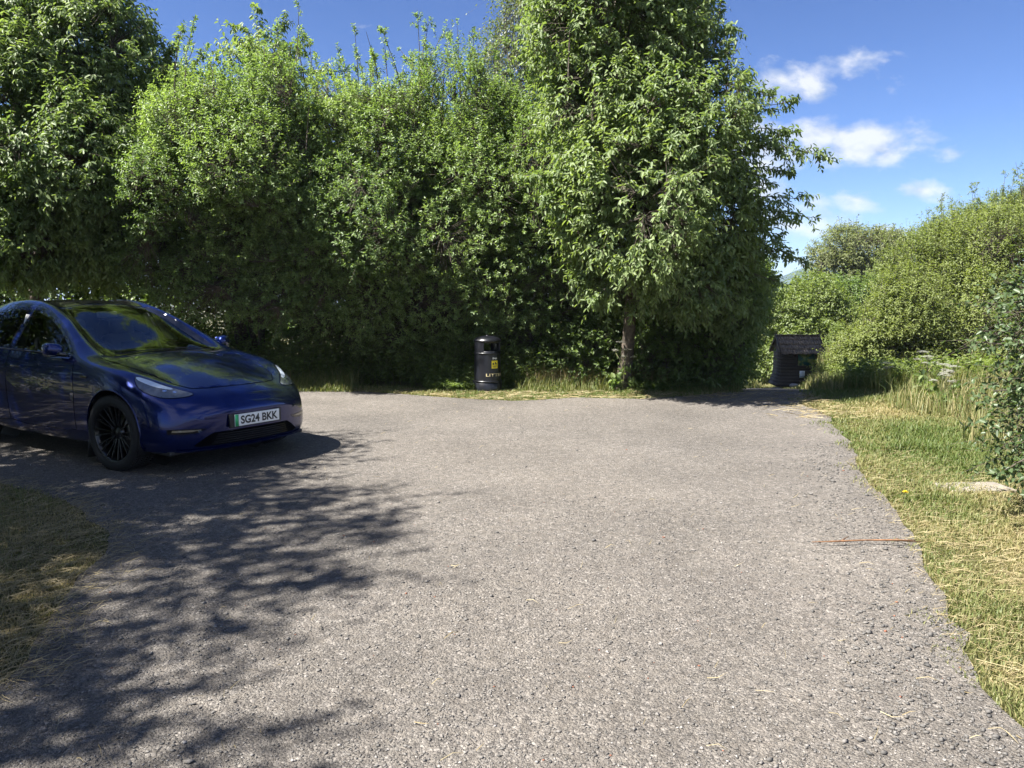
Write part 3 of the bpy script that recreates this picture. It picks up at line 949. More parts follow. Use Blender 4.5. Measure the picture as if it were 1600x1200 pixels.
# tall seeding grass of the meadow below the sallows
g_ = np.random.default_rng(210)
p = np.column_stack([g_.uniform(5.6, 13.5, 26000), g_.uniform(11.8, 19, 26000)])
p = p[(p[:, 0] > 5.55 + .37 * np.clip(p[:, 1] - 12.8, 0, 9) + .45 * np.sin(p[:, 1] * 3)) & (p[:, 1] > 12.6 + .28 * np.sin(p[:, 0] * 2.3) - .55 * (p[:, 0] - 6.5) * (p[:, 0] > 6.5) * .6)]
hq = np.column_stack([p, np.zeros(len(p))])
blades(p, g_.uniform(.14, .52, len(p)) * (1 + .3 * vnoise(hq, 2, 4)), g_.uniform(.007, .014, len(p)), .62, 'grass', "meadow_grass", tint=np.clip(g_.normal(.36, .24, len(p)) + .3 * vnoise(hq, 1.5, 8), 0, 1), g=g_)
# nearer tall grass between the verge and the rose bush
p = np.column_stack([g_.uniform(4.6, 8.5, 9000), g_.uniform(6.6, 12.5, 9000)])
p = p[p[:, 0] > 4.9 + .2 * (p[:, 1] - 6.6) + .3 * np.sin(p[:, 1] * 2.1)]
blades(p, g_.uniform(.12, .5, len(p)), g_.uniform(.006, .012, len(p)), .5, 'grass', "meadow_grass", tint=np.clip(g_.normal(.35, .25, len(p)), 0, 1), g=g_)
# grass on the falling ground beside the path and around the kiosk
p = np.column_stack([g_.uniform(3.5, 16, 30000), g_.uniform(13.4, 36, 30000)])
p = p[~inside(GRAVEL, p)]
vis = np.exp(-((p[:, 0] / p[:, 1] - .352) / .035) ** 4)
blades(p, g_.uniform(.08, .4, len(p)) * (1 + .8 * sst(14, 24, p[:, 1])) * (1 - .86 * vis), g_.uniform(.012, .025, len(p)), .5, 'grass', "slope_grass", tint=np.clip(g_.normal(.3, .25, len(p)), 0, 1), g=g_)
# mown hay lying on the turf and stray straws on the gravel
p = scatter(36000, 2.0, 5.6, 2.3, 8.5, g=g_)
p = p[(~inside(GRAVEL, p) | (edge_dist(p) < .12 * g_.random(len(p)))) & (g_.random(len(p)) < .15 + dry(p))]
blades(p, g_.gamma(3, .026, len(p)) + .015, g_.uniform(.0012, .003, len(p)), 0, 'straw', "mown_hay", g=g_, z0=.02, lay=True)
p = scatter(26000, -5, -1.9, 2.6, 6.9, g=g_)
p = p[(~inside(GRAVEL, p)) | (edge_dist(p) < .3 * g_.random(len(p)) ** 2)]
blades(p, g_.gamma(3, .03, len(p)) + .02, g_.uniform(.0014, .0032, len(p)), 0, 'straw', "mown_hay", g=g_, z0=.02, lay=True)
p = scatter(9000, -4.5, 5, 10.2, 13.6, g=g_)
p = p[((~inside(GRAVEL, p)) & (p[:, 0] < 4)) | ((edge_dist(p) < .9 * g_.random(len(p)) ** 2) & (p[:, 0] > 2.8))]
blades(p, g_.uniform(.08, .3, len(p)), g_.uniform(.005, .009, len(p)), 0, 'straw', "mown_hay", g=g_, z0=.02, lay=True)
p = scatter(2600, -4, 4.5, 2.3, 12.5, near=.8, g=g_)
ed = edge_dist(p)
p = p[inside(GRAVEL, p) & (g_.random(len(p)) < .12 + .9 * np.exp(-ed / .5) + .25 * np.exp(-((p[:, 0] + 1.2) / .9) ** 2 - ((p[:, 1] - 7.6) / 1.6) ** 2))]
blades(p, g_.uniform(.03, .11, len(p)), g_.uniform(.0015, .0026, len(p)) * (1 + p[:, 1] * .06), 0, 'straw', "stray_straw", g=g_, z0=.022, lay=True)


def stones(p, size, name, seed, tint=None, z0=.014):
    g = np.random.default_rng(seed)
    n = len(p)
    base = np.array([(1, 0, 0), (.2, 1, .1), (-1, .15, 0), (-.1, -1, 0), (.15, .1, .8), (-.1, .1, -.7), (.6, -.6, .45), (-.6, .55, .5)])
    fc = np.array([(0, 1, 4), (1, 7, 4), (7, 2, 4), (2, 3, 4), (3, 6, 4), (6, 0, 4), (1, 2, 7), (3, 0, 6), (1, 0, 5), (2, 1, 5), (3, 2, 5), (0, 3, 5)])
    v = base[None] * (1 + g.normal(0, .18, (n, 8, 3)))
    v = v * (size[:, None] * g.uniform(.6, 1.2, (n, 3)) * np.array([1, .8, .62]))[:, None]
    a = g.uniform(0, 6.28, n)
    c, s = np.cos(a)[:, None], np.sin(a)[:, None]
    x, y = v[..., 0] * c - v[..., 1] * s, v[..., 0] * s + v[..., 1] * c
    q3 = np.column_stack([p, np.zeros(n)])
    zz = hgt(p[:, 0], p[:, 1]) + z0 + .006 * vnoise(q3, 1.6, 5) + size * .22
    V = np.stack([x + p[:, :1], y + p[:, 1:2], v[..., 2] + zz[:, None]], -1).reshape(-1, 3)
    F = (np.arange(n)[:, None, None] * 8 + fc[None]).reshape(-1, 3)
    tn = np.clip(g.normal(.5, .24, n), 0, .96) if tint is None else tint
    tn = np.where(g.random(n) < .004, 1.0, tn)
    ob = mk(name, V, [F], M['chips'], tint=np.repeat(tn, 12))
    ob["kind"] = "stuff"
    return ob


g_ = np.random.default_rng(300)
p = scatter(48000, -4.2, 3.0, 2.15, 6.0, near=1.0, g=g_)
p = p[inside(GRAVEL, p) & (np.abs(p[:, 0]) < .72 * p[:, 1] + .1)]
stones(p, g_.gamma(4, .0009, len(p)) + .0015, "loose_gravel", 301)
p = scatter(26000, .4, 4.2, 2.15, 8.5, near=1.0, g=g_)
ed = edge_dist(p)
p = p[inside(GRAVEL, p) & (g_.random(len(p)) < np.exp(-((ed - .28) / .3) ** 2) * (.6 + .4 * vnoise(np.column_stack([p, 0 * p[:, 0]]), 3, 3)))]
stones(p, g_.gamma(5, .0014, len(p)) + .003, "loose_gravel", 302, tint=np.clip(g_.normal(.36, .2, len(p)), 0, .9))
p = scatter(3200, -5, 4.5, 2.15, 11, near=.9, g=g_)
p = p[inside(GRAVEL, p)]
p = p[::5]
stones(p, g_.gamma(4, .0018, len(p)) + .004, "loose_gravel", 303, tint=np.clip(g_.normal(.45, .28, len(p)), 0, .9))

# undergrowth at the hedge foot: nettles, bramble and dead stalks
g_ = np.random.default_rng(400)
n = 4600
p = np.column_stack([g_.uniform(-7.5, 4.1, n), 13.55 + np.abs(g_.normal(0, .75, n))])
p[:, 1] += .25 * np.sin(p[:, 0] * 1.7) + .35 * (p[:, 0] < -1.5)
b3 = np.column_stack([p, hgt(p[:, 0], p[:, 1])])
hh = np.clip(g_.normal(.70, .30, n) * (1 + .35 * vnoise(b3, 1.3, 12)) * sst(13.3, 14.3, p[:, 1]) + .1, .15, 1.5)
V, F, T, mid, tip = shoots(b3, UP + g_.normal(size=(n, 3)) * .22, hh, 14, .085, .042, .15, .12, 1.1, t0=.2, g=g_, clump=.2 * vnoise(b3, 1.1, 3))
ob = mk("undergrowth", V, [F], M['under'], tint=T)
tag(ob, None, None, kind="stuff")
tv, tf = twigs(b3, mid, tip, .004, .002)
mk("undergrowth_stalks", tv, [tf], M['stem'])["kind"] = "stuff"
p = np.column_stack([g_.uniform(-6.5, 4.0, 16000), 13.2 + np.abs(g_.normal(0, .6, 16000))])
p = p[vnoise(np.column_stack([p, 0 * p[:, 0]]), 1.4, 40) > -.35]
p = p[(np.hypot(p[:, 0] + .43, p[:, 1] - 13.2) > .55)]
blades(p, g_.uniform(.10, .5, len(p)) * sst(12.9, 14, p[:, 1]) + .05, g_.uniform(.007, .014, len(p)), .5, 'grass', "hedge_foot_grass", tint=np.clip(g_.normal(.22, .2, len(p)), 0, 1), g=g_)
p = np.column_stack([g_.uniform(.2, 3.6, 1600), 13.6 + np.abs(g_.normal(0, .35, 1600))])
blades(p, g_.uniform(.25, .6, len(p)), g_.uniform(.006, .010, len(p)), .7, 'straw', "dead_grass", g=g_)
# leafy weeds on the right bank
n = 3000
p = np.column_stack([g_.uniform(5.5, 11, n), g_.uniform(12.5, 16.5, n)])
p = p[(p[:, 0] > 5.9 + .25 * (p[:, 1] - 12.5)) & (p[:, 1] > 13.6 - .32 * (p[:, 0] - 6))]
b3 = np.column_stack([p, hgt(p[:, 0], p[:, 1])])
V, F, T, mid, tip = shoots(b3, UP + g_.normal(size=(len(p), 3)) * .25, g_.uniform(.25, .75, len(p)), 12, .09, .045, .2, .1, 1.0, t0=.15, g=g_)
mk("bank_weeds", V, [F], M['elder'], tint=T)["kind"] = "stuff"


def hogweed(x, y, h, rz, label, lean=.1):
    """white-headed umbel on a ribbed stalk"""
    z = float(hgt(x, y))
    t = thing("hogweed", label, "wild flower", (x, y, z), rz, "white umbels of hogweed")
    g = np.random.default_rng(int(x * 977 + y * 131) % 9999)
    m = MB()
    top = np.array([lean * h, 0, h])
    m.tube([(0, 0, -.02), (lean * h * .4, 0, h * .5), tuple(top)], [.008, .006, .004], 6)
    heads = [(top, .085)] + [(top * np.array([1, 1, .82]) + np.array([g.normal(0, .1), g.normal(0, .1), 0]), .055) for _ in range(2)]
    for c, r in heads[1:]:
        m.tube([tuple(top * .62), tuple(c)], [.004, .003], 5)
    for c, r in heads:
        pv, pf, k0 = [], [], 0
        for i in range(16):
            a = i * 2.4
            q = c + np.array([math.cos(a), math.sin(a), 0]) * r * math.sqrt((i + .4) / 16) + UP * (.05 - .02 * i / 16) + np.array([0, 0, g.normal(0, .004)])
            m.tube([tuple(c), tuple(q)], [.0016, .001], 3, cap=False)
            for j in range(7):
                b = j * .9
                w = q + np.array([math.cos(b), math.sin(b), 0]) * r * .17 + UP * g.normal(0, .004)
                s = r * .11
                pv += [w + np.array([s, 0, 0]), w + np.array([0, s, .003]), w + np.array([-s, 0, 0]), w + np.array([0, -s, .004])]
                pf.append([k0, k0 + 1, k0 + 2, k0 + 3])
                k0 += 4
        mk("umbel", np.array(pv), [np.array(pf)], M['petal'], t, tint=g.uniform(0, 1, len(pf)))
    m.build("stalk", M['stem'], t, True)
    lv = np.array([[0, 0, h * .12], [0, 0, h * .2], [lean * h * .3, 0, h * .4], [0, 0, h * .16]])
    a = g.uniform(0, 6.28, 4)
    for k in range(4):
        V, F, T, md_, tp_ = shoots(lv[k:k + 1], np.array([[math.cos(a[k]), math.sin(a[k]), .5]]), np.array([.22]), 7, .13, .08, .1, .2, 1.0, t0=.4, g=g)
        tv_, tf_ = twigs(lv[k:k + 1], md_, tp_, .003, .002)
        mk("leaf", np.concatenate([V, tv_]), [np.concatenate([F, tf_ + len(V)])], M['under'], t, tint=np.concatenate([T, np.full(len(tf_), .5)]))
    return t


for u, v, Y, h, lab, ln_ in [(970, 533, 13.3, 1.05, "tallest hogweed head, right in front of the cherry trunk", -.05), (979, 545, 13.25, .9, "lower hogweed just right of the tallest one by the cherry trunk", .08),
                             (1442, 548, 12.8, 1.15, "hogweed standing highest above the meadow grass on the right", .1), (1449, 556, 12.6, 1.0, "hogweed tucked close beside the highest one in the meadow", -.1),
                             (1386, 566, 13.3, .95, "hogweed by itself at the kiosk end of the meadow", .05), (1475, 568, 11.8, .9, "hogweed left of the flat wide head near the rose bush", .05),
                             (1491, 571, 11.4, .85, "flat wide hogweed head nearest the rose bush", .1), (1476, 586, 11.2, .75, "shortest hogweed, in the green weeds below the others", -.08),
                             (1088, 541, 14.0, .95, "hogweed in deep shade between the cherry and the kiosk", .1)]:
    q = P(u, v, Y)
    h_ = q[2] - float(hgt(q[0], q[1])) - .05
    hogweed(q[0] - ln_ * h_, Y, max(.45, h_), 0, lab, ln_)

# small single things on the ground
m = MB()
g0 = np.array([*G(1268, 855), .035])
pts = [g0, g0 + (.18, -.02, .012), g0 + (.36, .02, .006), g0 + (.52, -.01, .016), g0 + (.72, .0, .0)]
m.tube(pts, [.002, .0065, .005, .007, .002], 6)
m.tube([pts[1], pts[1] + np.array([.08, .07, .01])], [.005, .002], 5)
m.tube([pts[3], pts[3] + np.array([.12, -.04, .012])], [.006, .003], 5)
ob = m.build("fallen_twig", simple("twig_brown", (.15, .075, .035), .85, var=.4, scale=25), None, True)
tag(ob, "brown broken twig lying across the gravel beside the right verge", "twig")
t = thing("dandelion", "single yellow dandelion flower in the verge grass", "wild flower", (*G(1411, 789), 0))
m = MB()
m.tube([(0, 0, 0), (.01, 0, .06), (.012, 0, .10)], [.003, .0025, .002], 5)
m.build("stalk", M['stem'], t)
yel = simple("dandelion_yellow", (.75, .52, .01), .6)
m = MB()
for ring, (r, zz, k) in enumerate([(.024, .104, 14), (.017, .110, 11), (.009, .114, 8)]):
    for i in range(k):
        a = i * 2 * PI / k + ring
        ca, sa = math.cos(a), math.sin(a)
        m.poly([(.012, 0, zz - .004), (.012 + ca * r * .7 - sa * .003, sa * r * .7 + ca * .003, zz), (.012 + ca * r, sa * r, zz + .003), (.012 + ca * r * .7 + sa * .003, sa * r * .7 - ca * .003, zz)])
m.build("flower_head", yel, t)
bm = MB()
cs = np.array([*G(1530, 764), .0])
bm.box((cs[0] - .05, cs[1], .008), (.56, .30, .035), .05, bev=.008)
ob = bm.build("concrete_slab", simple("weathered_concrete", (.20, .18, .15), .9, var=.25, scale=8, bump=.004))
tag(ob, "flat weathered concrete slab let into the verge beside the rose bush", "slab")
rk = MB()
V_, F_ = [], []
bmx = bmesh.new()
bmesh.ops.create_icosphere(bmx, subdivisions=3, radius=1)
for vtx in bmx.verts:
    q = np.array([vtx.co[:]])
    vtx.co *= 1 + .18 * float(vnoise(q, 2.2, 5)[0]) + .06 * float(vnoise(q, 7, 6)[0])
rk.add([(vv.co.x * .15, vv.co.y * .11, vv.co.z * .08) for vv in bmx.verts], [[vv.index for vv in f.verts] for f in bmx.faces])
bmx.free()
q = P(1240, 606, 28.6)
ob = rk.build("boulder", simple("pale_stone", (.30, .28, .25), .9, var=.35, scale=10, bump=.01), None, True, loc=(q[0], q[1], float(hgt(q[0], q[1])) + .06))
tag(ob, "pale rounded stone lying at the foot of the kiosk", "stone")


# ------------------------------------------------------------------ lettering
def text_mesh(body, name, mat, parent, width, height, bold=0.0, fn=None, depth=.0008):
    """lettering as a thin mesh, centred, width x height, passed through fn((x, y)) -> point"""
    cu = bpy.data.curves.new(name, 'FONT')
    cu.body = body
    cu.offset = bold
    ob = bpy.data.objects.new(name, cu)
    COL.objects.link(ob)
    bpy.context.view_layer.update()
    me = ob.evaluated_get(bpy.context.evaluated_depsgraph_get()).to_mesh()
    bm = bmesh.new()
    bm.from_mesh(me)
    bmesh.ops.subdivide_edges(bm, edges=[e for e in bm.edges if e.calc_length() > .12], cuts=2)
    bmesh.ops.triangulate(bm, faces=bm.faces)
    V = np.array([v.co[:] for v in bm.verts])
    F = np.array([[v.index for v in f.verts] for f in bm.faces])
    bm.free()
    bpy.data.objects.remove(ob)
    lo, hi = V.min(0), V.max(0)
    X = (V[:, 0] - (lo[0] + hi[0]) / 2) / (hi[0] - lo[0]) * width
    Yy = (V[:, 1] - (lo[1] + hi[1]) / 2) / (hi[1] - lo[1]) * height
    return mk(name, np.array([fn(x, y) for x, y in zip(X, Yy)]), [F], mat, parent)


# ------------------------------------------------------------------ litter bin
def litter_bin():
    x, y = -.43, 13.42
    face = math.radians(-52)     # the way its front looks: to the right of the camera
    t = thing("litter_bin", "black round litter bin with a yellow sticker standing before the hedge", "litter bin", (x, y, 0), 0)
    blk = simple("bin_black", (.0065, .007, .0105), .35, coat=.15, var=.2, scale=12)
    gold = simple("bin_gold", (.50, .42, .24), .5)
    m = MB()
    m.lathe([(.245, -.02), (.252, .02), (.252, .165), (.245, .172)], 48)
    m.lathe([(.245, .172), (.258, .176), (.260, .186), (.258, .198), (.240, .204)], 48)
    m.build("base", blk, t, True)
    m = MB()
    m.lathe([(.236, .19), (.232, .45), (.226, .66), (.226, .668)], 48)
    m.build("body", blk, t, True)
    m = MB()
    m.lathe([(.226, .66), (.236, .664), (.238, .674), (.236, .684), (.222, .69)], 48)
    m.lathe([(.224, .876), (.236, .880), (.238, .890), (.234, .902), (.22, .905)], 48)
    m.build("ring", gold if False else blk, t, True)
    m = MB()
    # hood wall between the two openings, front and back
    half = math.radians(52)
    for c in (face, face + PI):
        a0, a1 = c + half, c + PI - half
        m.lathe([(.225, .68), (.225, .885)], 18, a0, a1)
        m.lathe([(.212, .68), (.212, .885)], 18, a0, a1)
        for a in (a0, a1):
            ca, sa = math.cos(a), math.sin(a)
            m.poly([(ca * .212, sa * .212, .68), (ca * .225, sa * .225, .68), (ca * .225, sa * .225, .885), (ca * .212, sa * .212, .885)])
        m.lathe([(.225, .68), (.225, .715), (.212, .715)], 18, c - half, c + half)
        m.lathe([(.212, .855), (.225, .855), (.225, .885)], 18, c - half, c + half)
    m.build("hood", blk, t, True)
    m = MB()
    m.lathe([(.236, .896), (.225, .918), (.18, .945), (.10, .966), (.03, .974), (.001, .975)], 48)
    m.lathe([(.03, .974), (.028, .985), (.001, .988)], 16)
    m.build("lid", blk, t, True)
    m = MB()
    m.lathe([(.205, .25), (.205, .66), (.212, .70)], 32)
    m.lathe([(.001, .40), (.205, .42)], 32)
    m.build("liner", simple("liner_grey", (.02, .02, .022), .6), t, True)

    def wrap(az, zc, r):
        def f(px_, py_):
            a = az + px_ / r
            return (math.cos(a) * r, math.sin(a) * r, zc + py_)
        return f

    def rpatch(mb, az, zc, w_, h_, r, ox=0, oz=0):
        n = 10
        f = wrap(az, zc, r)
        V = [f(ox - w_ / 2 + w_ * i / n, oz + s * h_ / 2) for s in (-1, 1) for i in range(n + 1)]
        mb.add(V, [[i, i + 1, n + 1 + i + 1, n + 1 + i] for i in range(n)])

    text_mesh("LITTER", "lettering", gold, t, .36, .05, .02, wrap(face + .02, .305, .2375))
    az = face - .05
    m = MB()
    rpatch(m, az, .485, .125, .135, .2340)
    st = m.build("sticker", simple("sticker_yellow", (.80, .62, .02), .4, var=.05), t)
    m = MB()
    rr_ = .2348
    rpatch(m, az, .485, .030, .030, rr_, -.030, .012)
    rpatch(m, az, .485, .022, .038, rr_, .014, .022)
    rpatch(m, az, .485, .034, .016, rr_, .028, .008)
    rpatch(m, az, .485, .012, .022, rr_, .040, .012)
    rpatch(m, az, .485, .085, .010, rr_, 0, -.026)
    rpatch(m, az, .485, .060, .007, rr_, 0, -.045)
    m.build("pictogram", simple("pictogram_black", (.02, .02, .015), .5), st)
    m = MB()
    rpatch(m, az, .592, .090, .020, .2315, 0, 0)
    rpatch(m, az, .592, .024, .034, .2316, -.030, 0)
    rpatch(m, az, .592, .022, .030, .2316, .024, -.004)
    m.build("emblem", simple("emblem_white", (.62, .62, .60), .5), t)


litter_bin()


# ------------------------------------------------------------------ wooden kiosk
def kiosk():
    q = P(1241, 606, 29.6)
    zb = float(hgt(q[0], q[1]))
    t = thing("information_kiosk", "small dark wooden kiosk with a shake roof at the end of the path", "kiosk", (q[0], 29.6, zb), math.radians(-4))
    dark = wood_mat("tarred_boards", (.024, .019, .015), (.060, .047, .036), (6, 6, 70))
    shake = wood_mat("weathered_shakes", (.040, .032, .026), (.25, .195, .15), (26, 5, 5))
    W_, D_, Hh = 1.30, 1.05, 1.36
    m = MB()
    nb = 11
    for k in range(nb):                       # lapped boards; the skirt boards flare out at the foot
        z = Hh * k / nb
        fl = .13 * max(0, 1 - z / .55) ** 1.6
        hz = Hh / nb + .012
        for sy in (-1, 1):
            m.box((-.04, sy * (D_ / 2 + fl * .6), z + hz / 2), (W_ + fl * 2, .028, hz), M=Matrix.Rotation(sy * .09, 4, 'X'))
        for sx in (-1, 1):
            m.box((sx * (W_ / 2 + fl) - .04, 0, z + hz / 2), (.028, D_ + fl * 1.2 - .04, hz), M=Matrix.Rotation(-sx * .09, 4, 'Y'))
    for sx in (-1, 1):                        # gable ends
        m.add([(sx * W_ / 2 - .04, -D_ / 2, Hh), (sx * W_ / 2 - .04, D_ / 2, Hh), (sx * W_ / 2 - .04, 0, Hh + .52)], [[0, 1, 2]])
    m.build("wall", dark, t)
    m = MB()
    g = np.random.default_rng(8)
    L_, pitch = 1.66, math.atan2(.62, .78)
    for sy in (-1, 1):
        for row in range(4):
            n = 17
            for i in range(n):
                wd = L_ / n
                s = .10 + row * .25
                yy, zz = sy * s * math.cos(pitch), -s * math.sin(pitch)
                m.box((-L_ / 2 + wd * (i + .5) + .02 + (row % 2) * .03, yy, Hh + .55 + zz + .012 * row * -1 + g.uniform(-.006, .01)),
                      (wd * .93, .33 + g.uniform(-.04, .03), .018), M=Matrix.Rotation(-sy * (pitch - .05), 4, 'X'))
    rf = m.build("roof", shake, t)
    m = MB()
    m.box((.02, 0, Hh + .575), (L_ + .04, .16, .03))
    m.build("ridge_board", shake, rf)
    for sx in (-1, 1):
        for sy in (-1, 1):
            m = MB()
            m.box((sx * (L_ / 2 - .02) + .03, sy * .42, Hh + .225), (.03, 1.0, .13), M=Matrix.Rotation(-sy * pitch, 4, 'X'))
            m.build("barge_board", dark, rf)
    yf = -D_ / 2 - .035
    m = MB()
    x0, x1, z0, z1 = -.08, .56, .80, 1.24
    for cx, cz, sx_, sz_ in (((x0 + x1) / 2, z0 - .025, x1 - x0 + .1, .05), ((x0 + x1) / 2, z1 + .025, x1 - x0 + .1, .05), (x0 - .025, (z0 + z1) / 2, .05, z1 - z0), (x1 + .025, (z0 + z1) / 2, .05, z1 - z0)):
        m.box((cx, yf - .02, cz), (sx_, .05, sz_))
    wn = m.build("map_panel", dark, t)
    mt, nt_, b = newmat("map_print")
    tc_ = N(nt_, "ShaderNodeTexCoord")
    nz_ = N(nt_, "ShaderNodeTexNoise", inp={"Scale": 5.0, "Detail": 3.0})
    nt_.links.new(tc_.outputs["Object"], nz_.inputs["Vector"])
    nt_.links.new(ramp(nt_, nz_.outputs[0], [(.38, (.03, .09, .10)), (.48, (.07, .15, .07)), (.58, (.22, .26, .09)), (.7, (.30, .32, .22))]), b.inputs["Base Color"])
    b.inputs["Roughness"].default_value = .12
    m = MB()
    m.box(((x0 + x1) / 2, yf - .004, (z0 + z1) / 2), (x1 - x0, .01, z1 - z0))
    m.build("map", mt, wn)
    m = MB()
    m.box((.10, yf - .03, .47), (.19, .008, .26))
    nts = m.build("notice", simple("notice_paper", (.66, .70, .74), .5, var=.05), t)
    m = MB()
    for k, (wd, zz) in enumerate([(.13, .55), (.15, .52), (.15, .49), (.11, .46), (.17, .40)]):
        m.box((.10, yf - .035, zz), (wd, .002, .012 if k < 4 else .05))
    m.build("print", simple("print_grey", (.34, .42, .52), .6), nts)


kiosk()


# ------------------------------------------------------------------ CAR
def build_car():
    A = math.atan2(-.54, .84)
    O = (-3.205, 7.815, .012)
    car = thing("parked_car", "dark blue electric car with black wheels parked in the shade at the left", "car", O, A)
    paint, nt_, b = newmat("metallic_blue_paint")
    tc_ = N(nt_, "ShaderNodeTexCoord")
    vz = N(nt_, "ShaderNodeTexVoronoi", inp={"Scale": 900.0})
    nt_.links.new(tc_.outputs["Object"], vz.inputs["Vector"])
    sp_ = N(nt_, "ShaderNodeSeparateColor")
    nt_.links.new(vz.outputs["Color"], sp_.inputs[0])
    nt_.links.new(ramp(nt_, sp_.outputs[0], [(0, (.0007, .0052, .050)), (1, (.0016, .0140, .135))]), b.inputs["Base Color"])
    b.inputs["Metallic"].default_value = .72
    b.inputs["Roughness"].default_value = .24
    b.inputs["Coat Weight"].default_value = 1.0
    b.inputs["Coat IOR"].default_value = 1.4
    b.inputs["Coat Roughness"].default_value = .015
    gblk = simple("gloss_black", (.006, .006, .007), .08, coat=.6, var=.05)
    trim = simple("matt_black_trim", (.012, .012, .013), .55, var=.1)
    seam = simple("panel_gap", (.002, .002, .003), .9, var=0.05, spec=.05)
    rub = simple("tyre_rubber", (.009, .009, .010), .75, var=.25, scale=60)
    rimm = simple("black_rim", (.010, .010, .011), .28, metal=.3, coat=.4, var=.05)
    disc = simple("brake_disc", (.22, .21, .20), .35, metal=1, var=.1)
    seatm = simple("seat_fabric", (.09, .09, .095), .7, var=.1)
    pale = simple("pillar_lining", (.45, .45, .44), .7, var=.05)
    lampm = simple("lamp_housing", (.075, .085, .10), .12, coat=1.0, var=.35, scale=22)
    drl = simple("lamp_strip", (.55, .62, .70), .15, coat=1.0, var=.08)
    lensm = simple("lamp_lens", (.62, .66, .70), .06, metal=.9, coat=1.0, var=.1)
    glass, ng, bb = newmat("tinted_glass")
    tr = N(ng, "ShaderNodeBsdfTransparent")
    tr.inputs[0].default_value = (.50, .56, .60, 1)
    gl = N(ng, "ShaderNodeBsdfGlossy")
    gl.inputs["Roughness"].default_value = .01
    gl.inputs[0].default_value = (.95, .97, 1, 1)
    lw = N(ng, "ShaderNodeFresnel", inp={"IOR": 1.55})
    mx = N(ng, "ShaderNodeMixShader")
    ng.links.new(lw.outputs[0], mx.inputs[0])
    ng.links.new(tr.outputs[0], mx.inputs[1])
    ng.links.new(gl.outputs[0], mx.inputs[2])
    ng.links.new(mx.outputs[0], ng.nodes["Material Output"].inputs[0])

    side_glass = glass.copy()
    side_glass.name = "privacy_glass"
    for n_ in side_glass.node_tree.nodes:
        if n_.type == 'FRESNEL':
            n_.inputs[0].default_value = 1.4
        if n_.type == 'BSDF_TRANSPARENT':
            n_.inputs[0].default_value = (.22, .25, .27, 1)

    # --- the body: a control cage whose limit surface passes through these points (right half; y grows to the side)
    W0 = [(.72, 0, .735), (.685, .30, .735), (.60, .53, .742), (.44, .70, .800), (.15, .785, .912), (-.15, .805, .972), (-.52, .790, 1.035), (-.86, .722, 1.195), (-1.25, .655, 1.370),
          (-1.75, .605, 1.510), (-2.3, .600, 1.538), (-2.9, .585, 1.468), (-3.35, .565, 1.300), (-3.70, .62, 1.085), (-3.79, .45, 1.075), (-3.82, .25, 1.07), (-3.83, 0, 1.065)]
    W1 = [(.805, 0, .668), (.775, .31, .668), (.690, .57, .672), (.530, .775, .700), (.20, .885, .825), (-.15, .905, .915), (-.52, .895, .985), (-.86, .888, 1.012), (-1.25, .886, 1.030),
          (-1.75, .886, 1.048), (-2.3, .890, 1.065), (-2.9, .890, 1.085), (-3.35, .845, 1.09), (-3.73, .74, 1.02), (-3.85, .5, 1.0), (-3.89, .27, .99), (-3.9, 0, .99)]
    W2 = [(.865, 0, .565), (.838, .32, .565), (.750, .60, .572), (.575, .81, .595), (.20, .925, .735), (-.15, .940, .815), (-.52, .932, .850), (-.86, .932, .870), (-1.25, .936, .880),
          (-1.75, .942, .890), (-2.3, .952, .90), (-2.9, .960, .92), (-3.35, .92, .93), (-3.75, .78, .92), (-3.88, .52, .90), (-3.92, .28, .90), (-3.93, 0, .90)]
    W3 = [(.862, 0, .43), (.838, .33, .43), (.757, .615, .43), (.590, .83, .44), (.20, .940, .52), (-.15, .950, .58), (-.52, .945, .60), (-.86, .945, .60), (-1.25, .948, .60),
          (-1.75, .95, .60), (-2.3, .957, .60), (-2.9, .965, .62), (-3.35, .93, .65), (-3.77, .80, .65), (-3.91, .53, .65), (-3.95, .28, .65), (-3.96, 0, .65)]
    W4 = [(.838, 0, .29), (.818, .33, .29), (.745, .62, .29), (.585, .83, .295), (.20, .925, .31), (-.15, .925, .31), (-.52, .92, .31), (-.86, .918, .31), (-1.25, .918, .31),
          (-1.75, .92, .31), (-2.3, .925, .31), (-2.9, .94, .33), (-3.35, .91, .38), (-3.74, .78, .42), (-3.88, .52, .42), (-3.92, .28, .42), (-3.93, 0, .42)]
    W5 = [(.80, 0, .200), (.785, .33, .200), (.715, .61, .203), (.560, .80, .210), (.20, .88, .22), (-.15, .88, .22), (-.52, .875, .215), (-.86, .872, .21), (-1.25, .87, .21),
          (-1.75, .87, .21), (-2.3, .875, .22), (-2.9, .89, .24), (-3.35, .86, .29), (-3.66, .72, .32), (-3.78, .5, .32), (-3.81, .28, .32), (-3.82, 0, .32)]
    T = [[(.44, 0, .852), (.415, .29, .844), (.375, .52, .822)],
         [(.02, 0, .968), (.01, .29, .958), (-.01, .55, .930)],
         [(-.30, 0, 1.030), (-.31, .30, 1.020), (-.33, .58, .995)],
         [(-.66, 0, 1.105), (-.68, .30, 1.10), (-.72, .575, 1.085)],
         [(-1.10, 0, 1.308), (-1.11, .28, 1.302), (-1.14, .52, 1.280)],
         [(-1.66, 0, 1.528), (-1.67, .26, 1.522), (-1.70, .47, 1.503)],
         [(-2.3, 0, 1.582), (-2.3, .26, 1.578), (-2.3, .47, 1.562)],
         [(-2.9, 0, 1.530), (-2.9, .26, 1.525), (-2.9, .46, 1.505)],
         [(-3.4, 0, 1.350), (-3.39, .26, 1.345), (-3.38, .45, 1.325)]]
    rows = [W0, W1, W2, W3, W4, W5]
    ids, V = {}, []

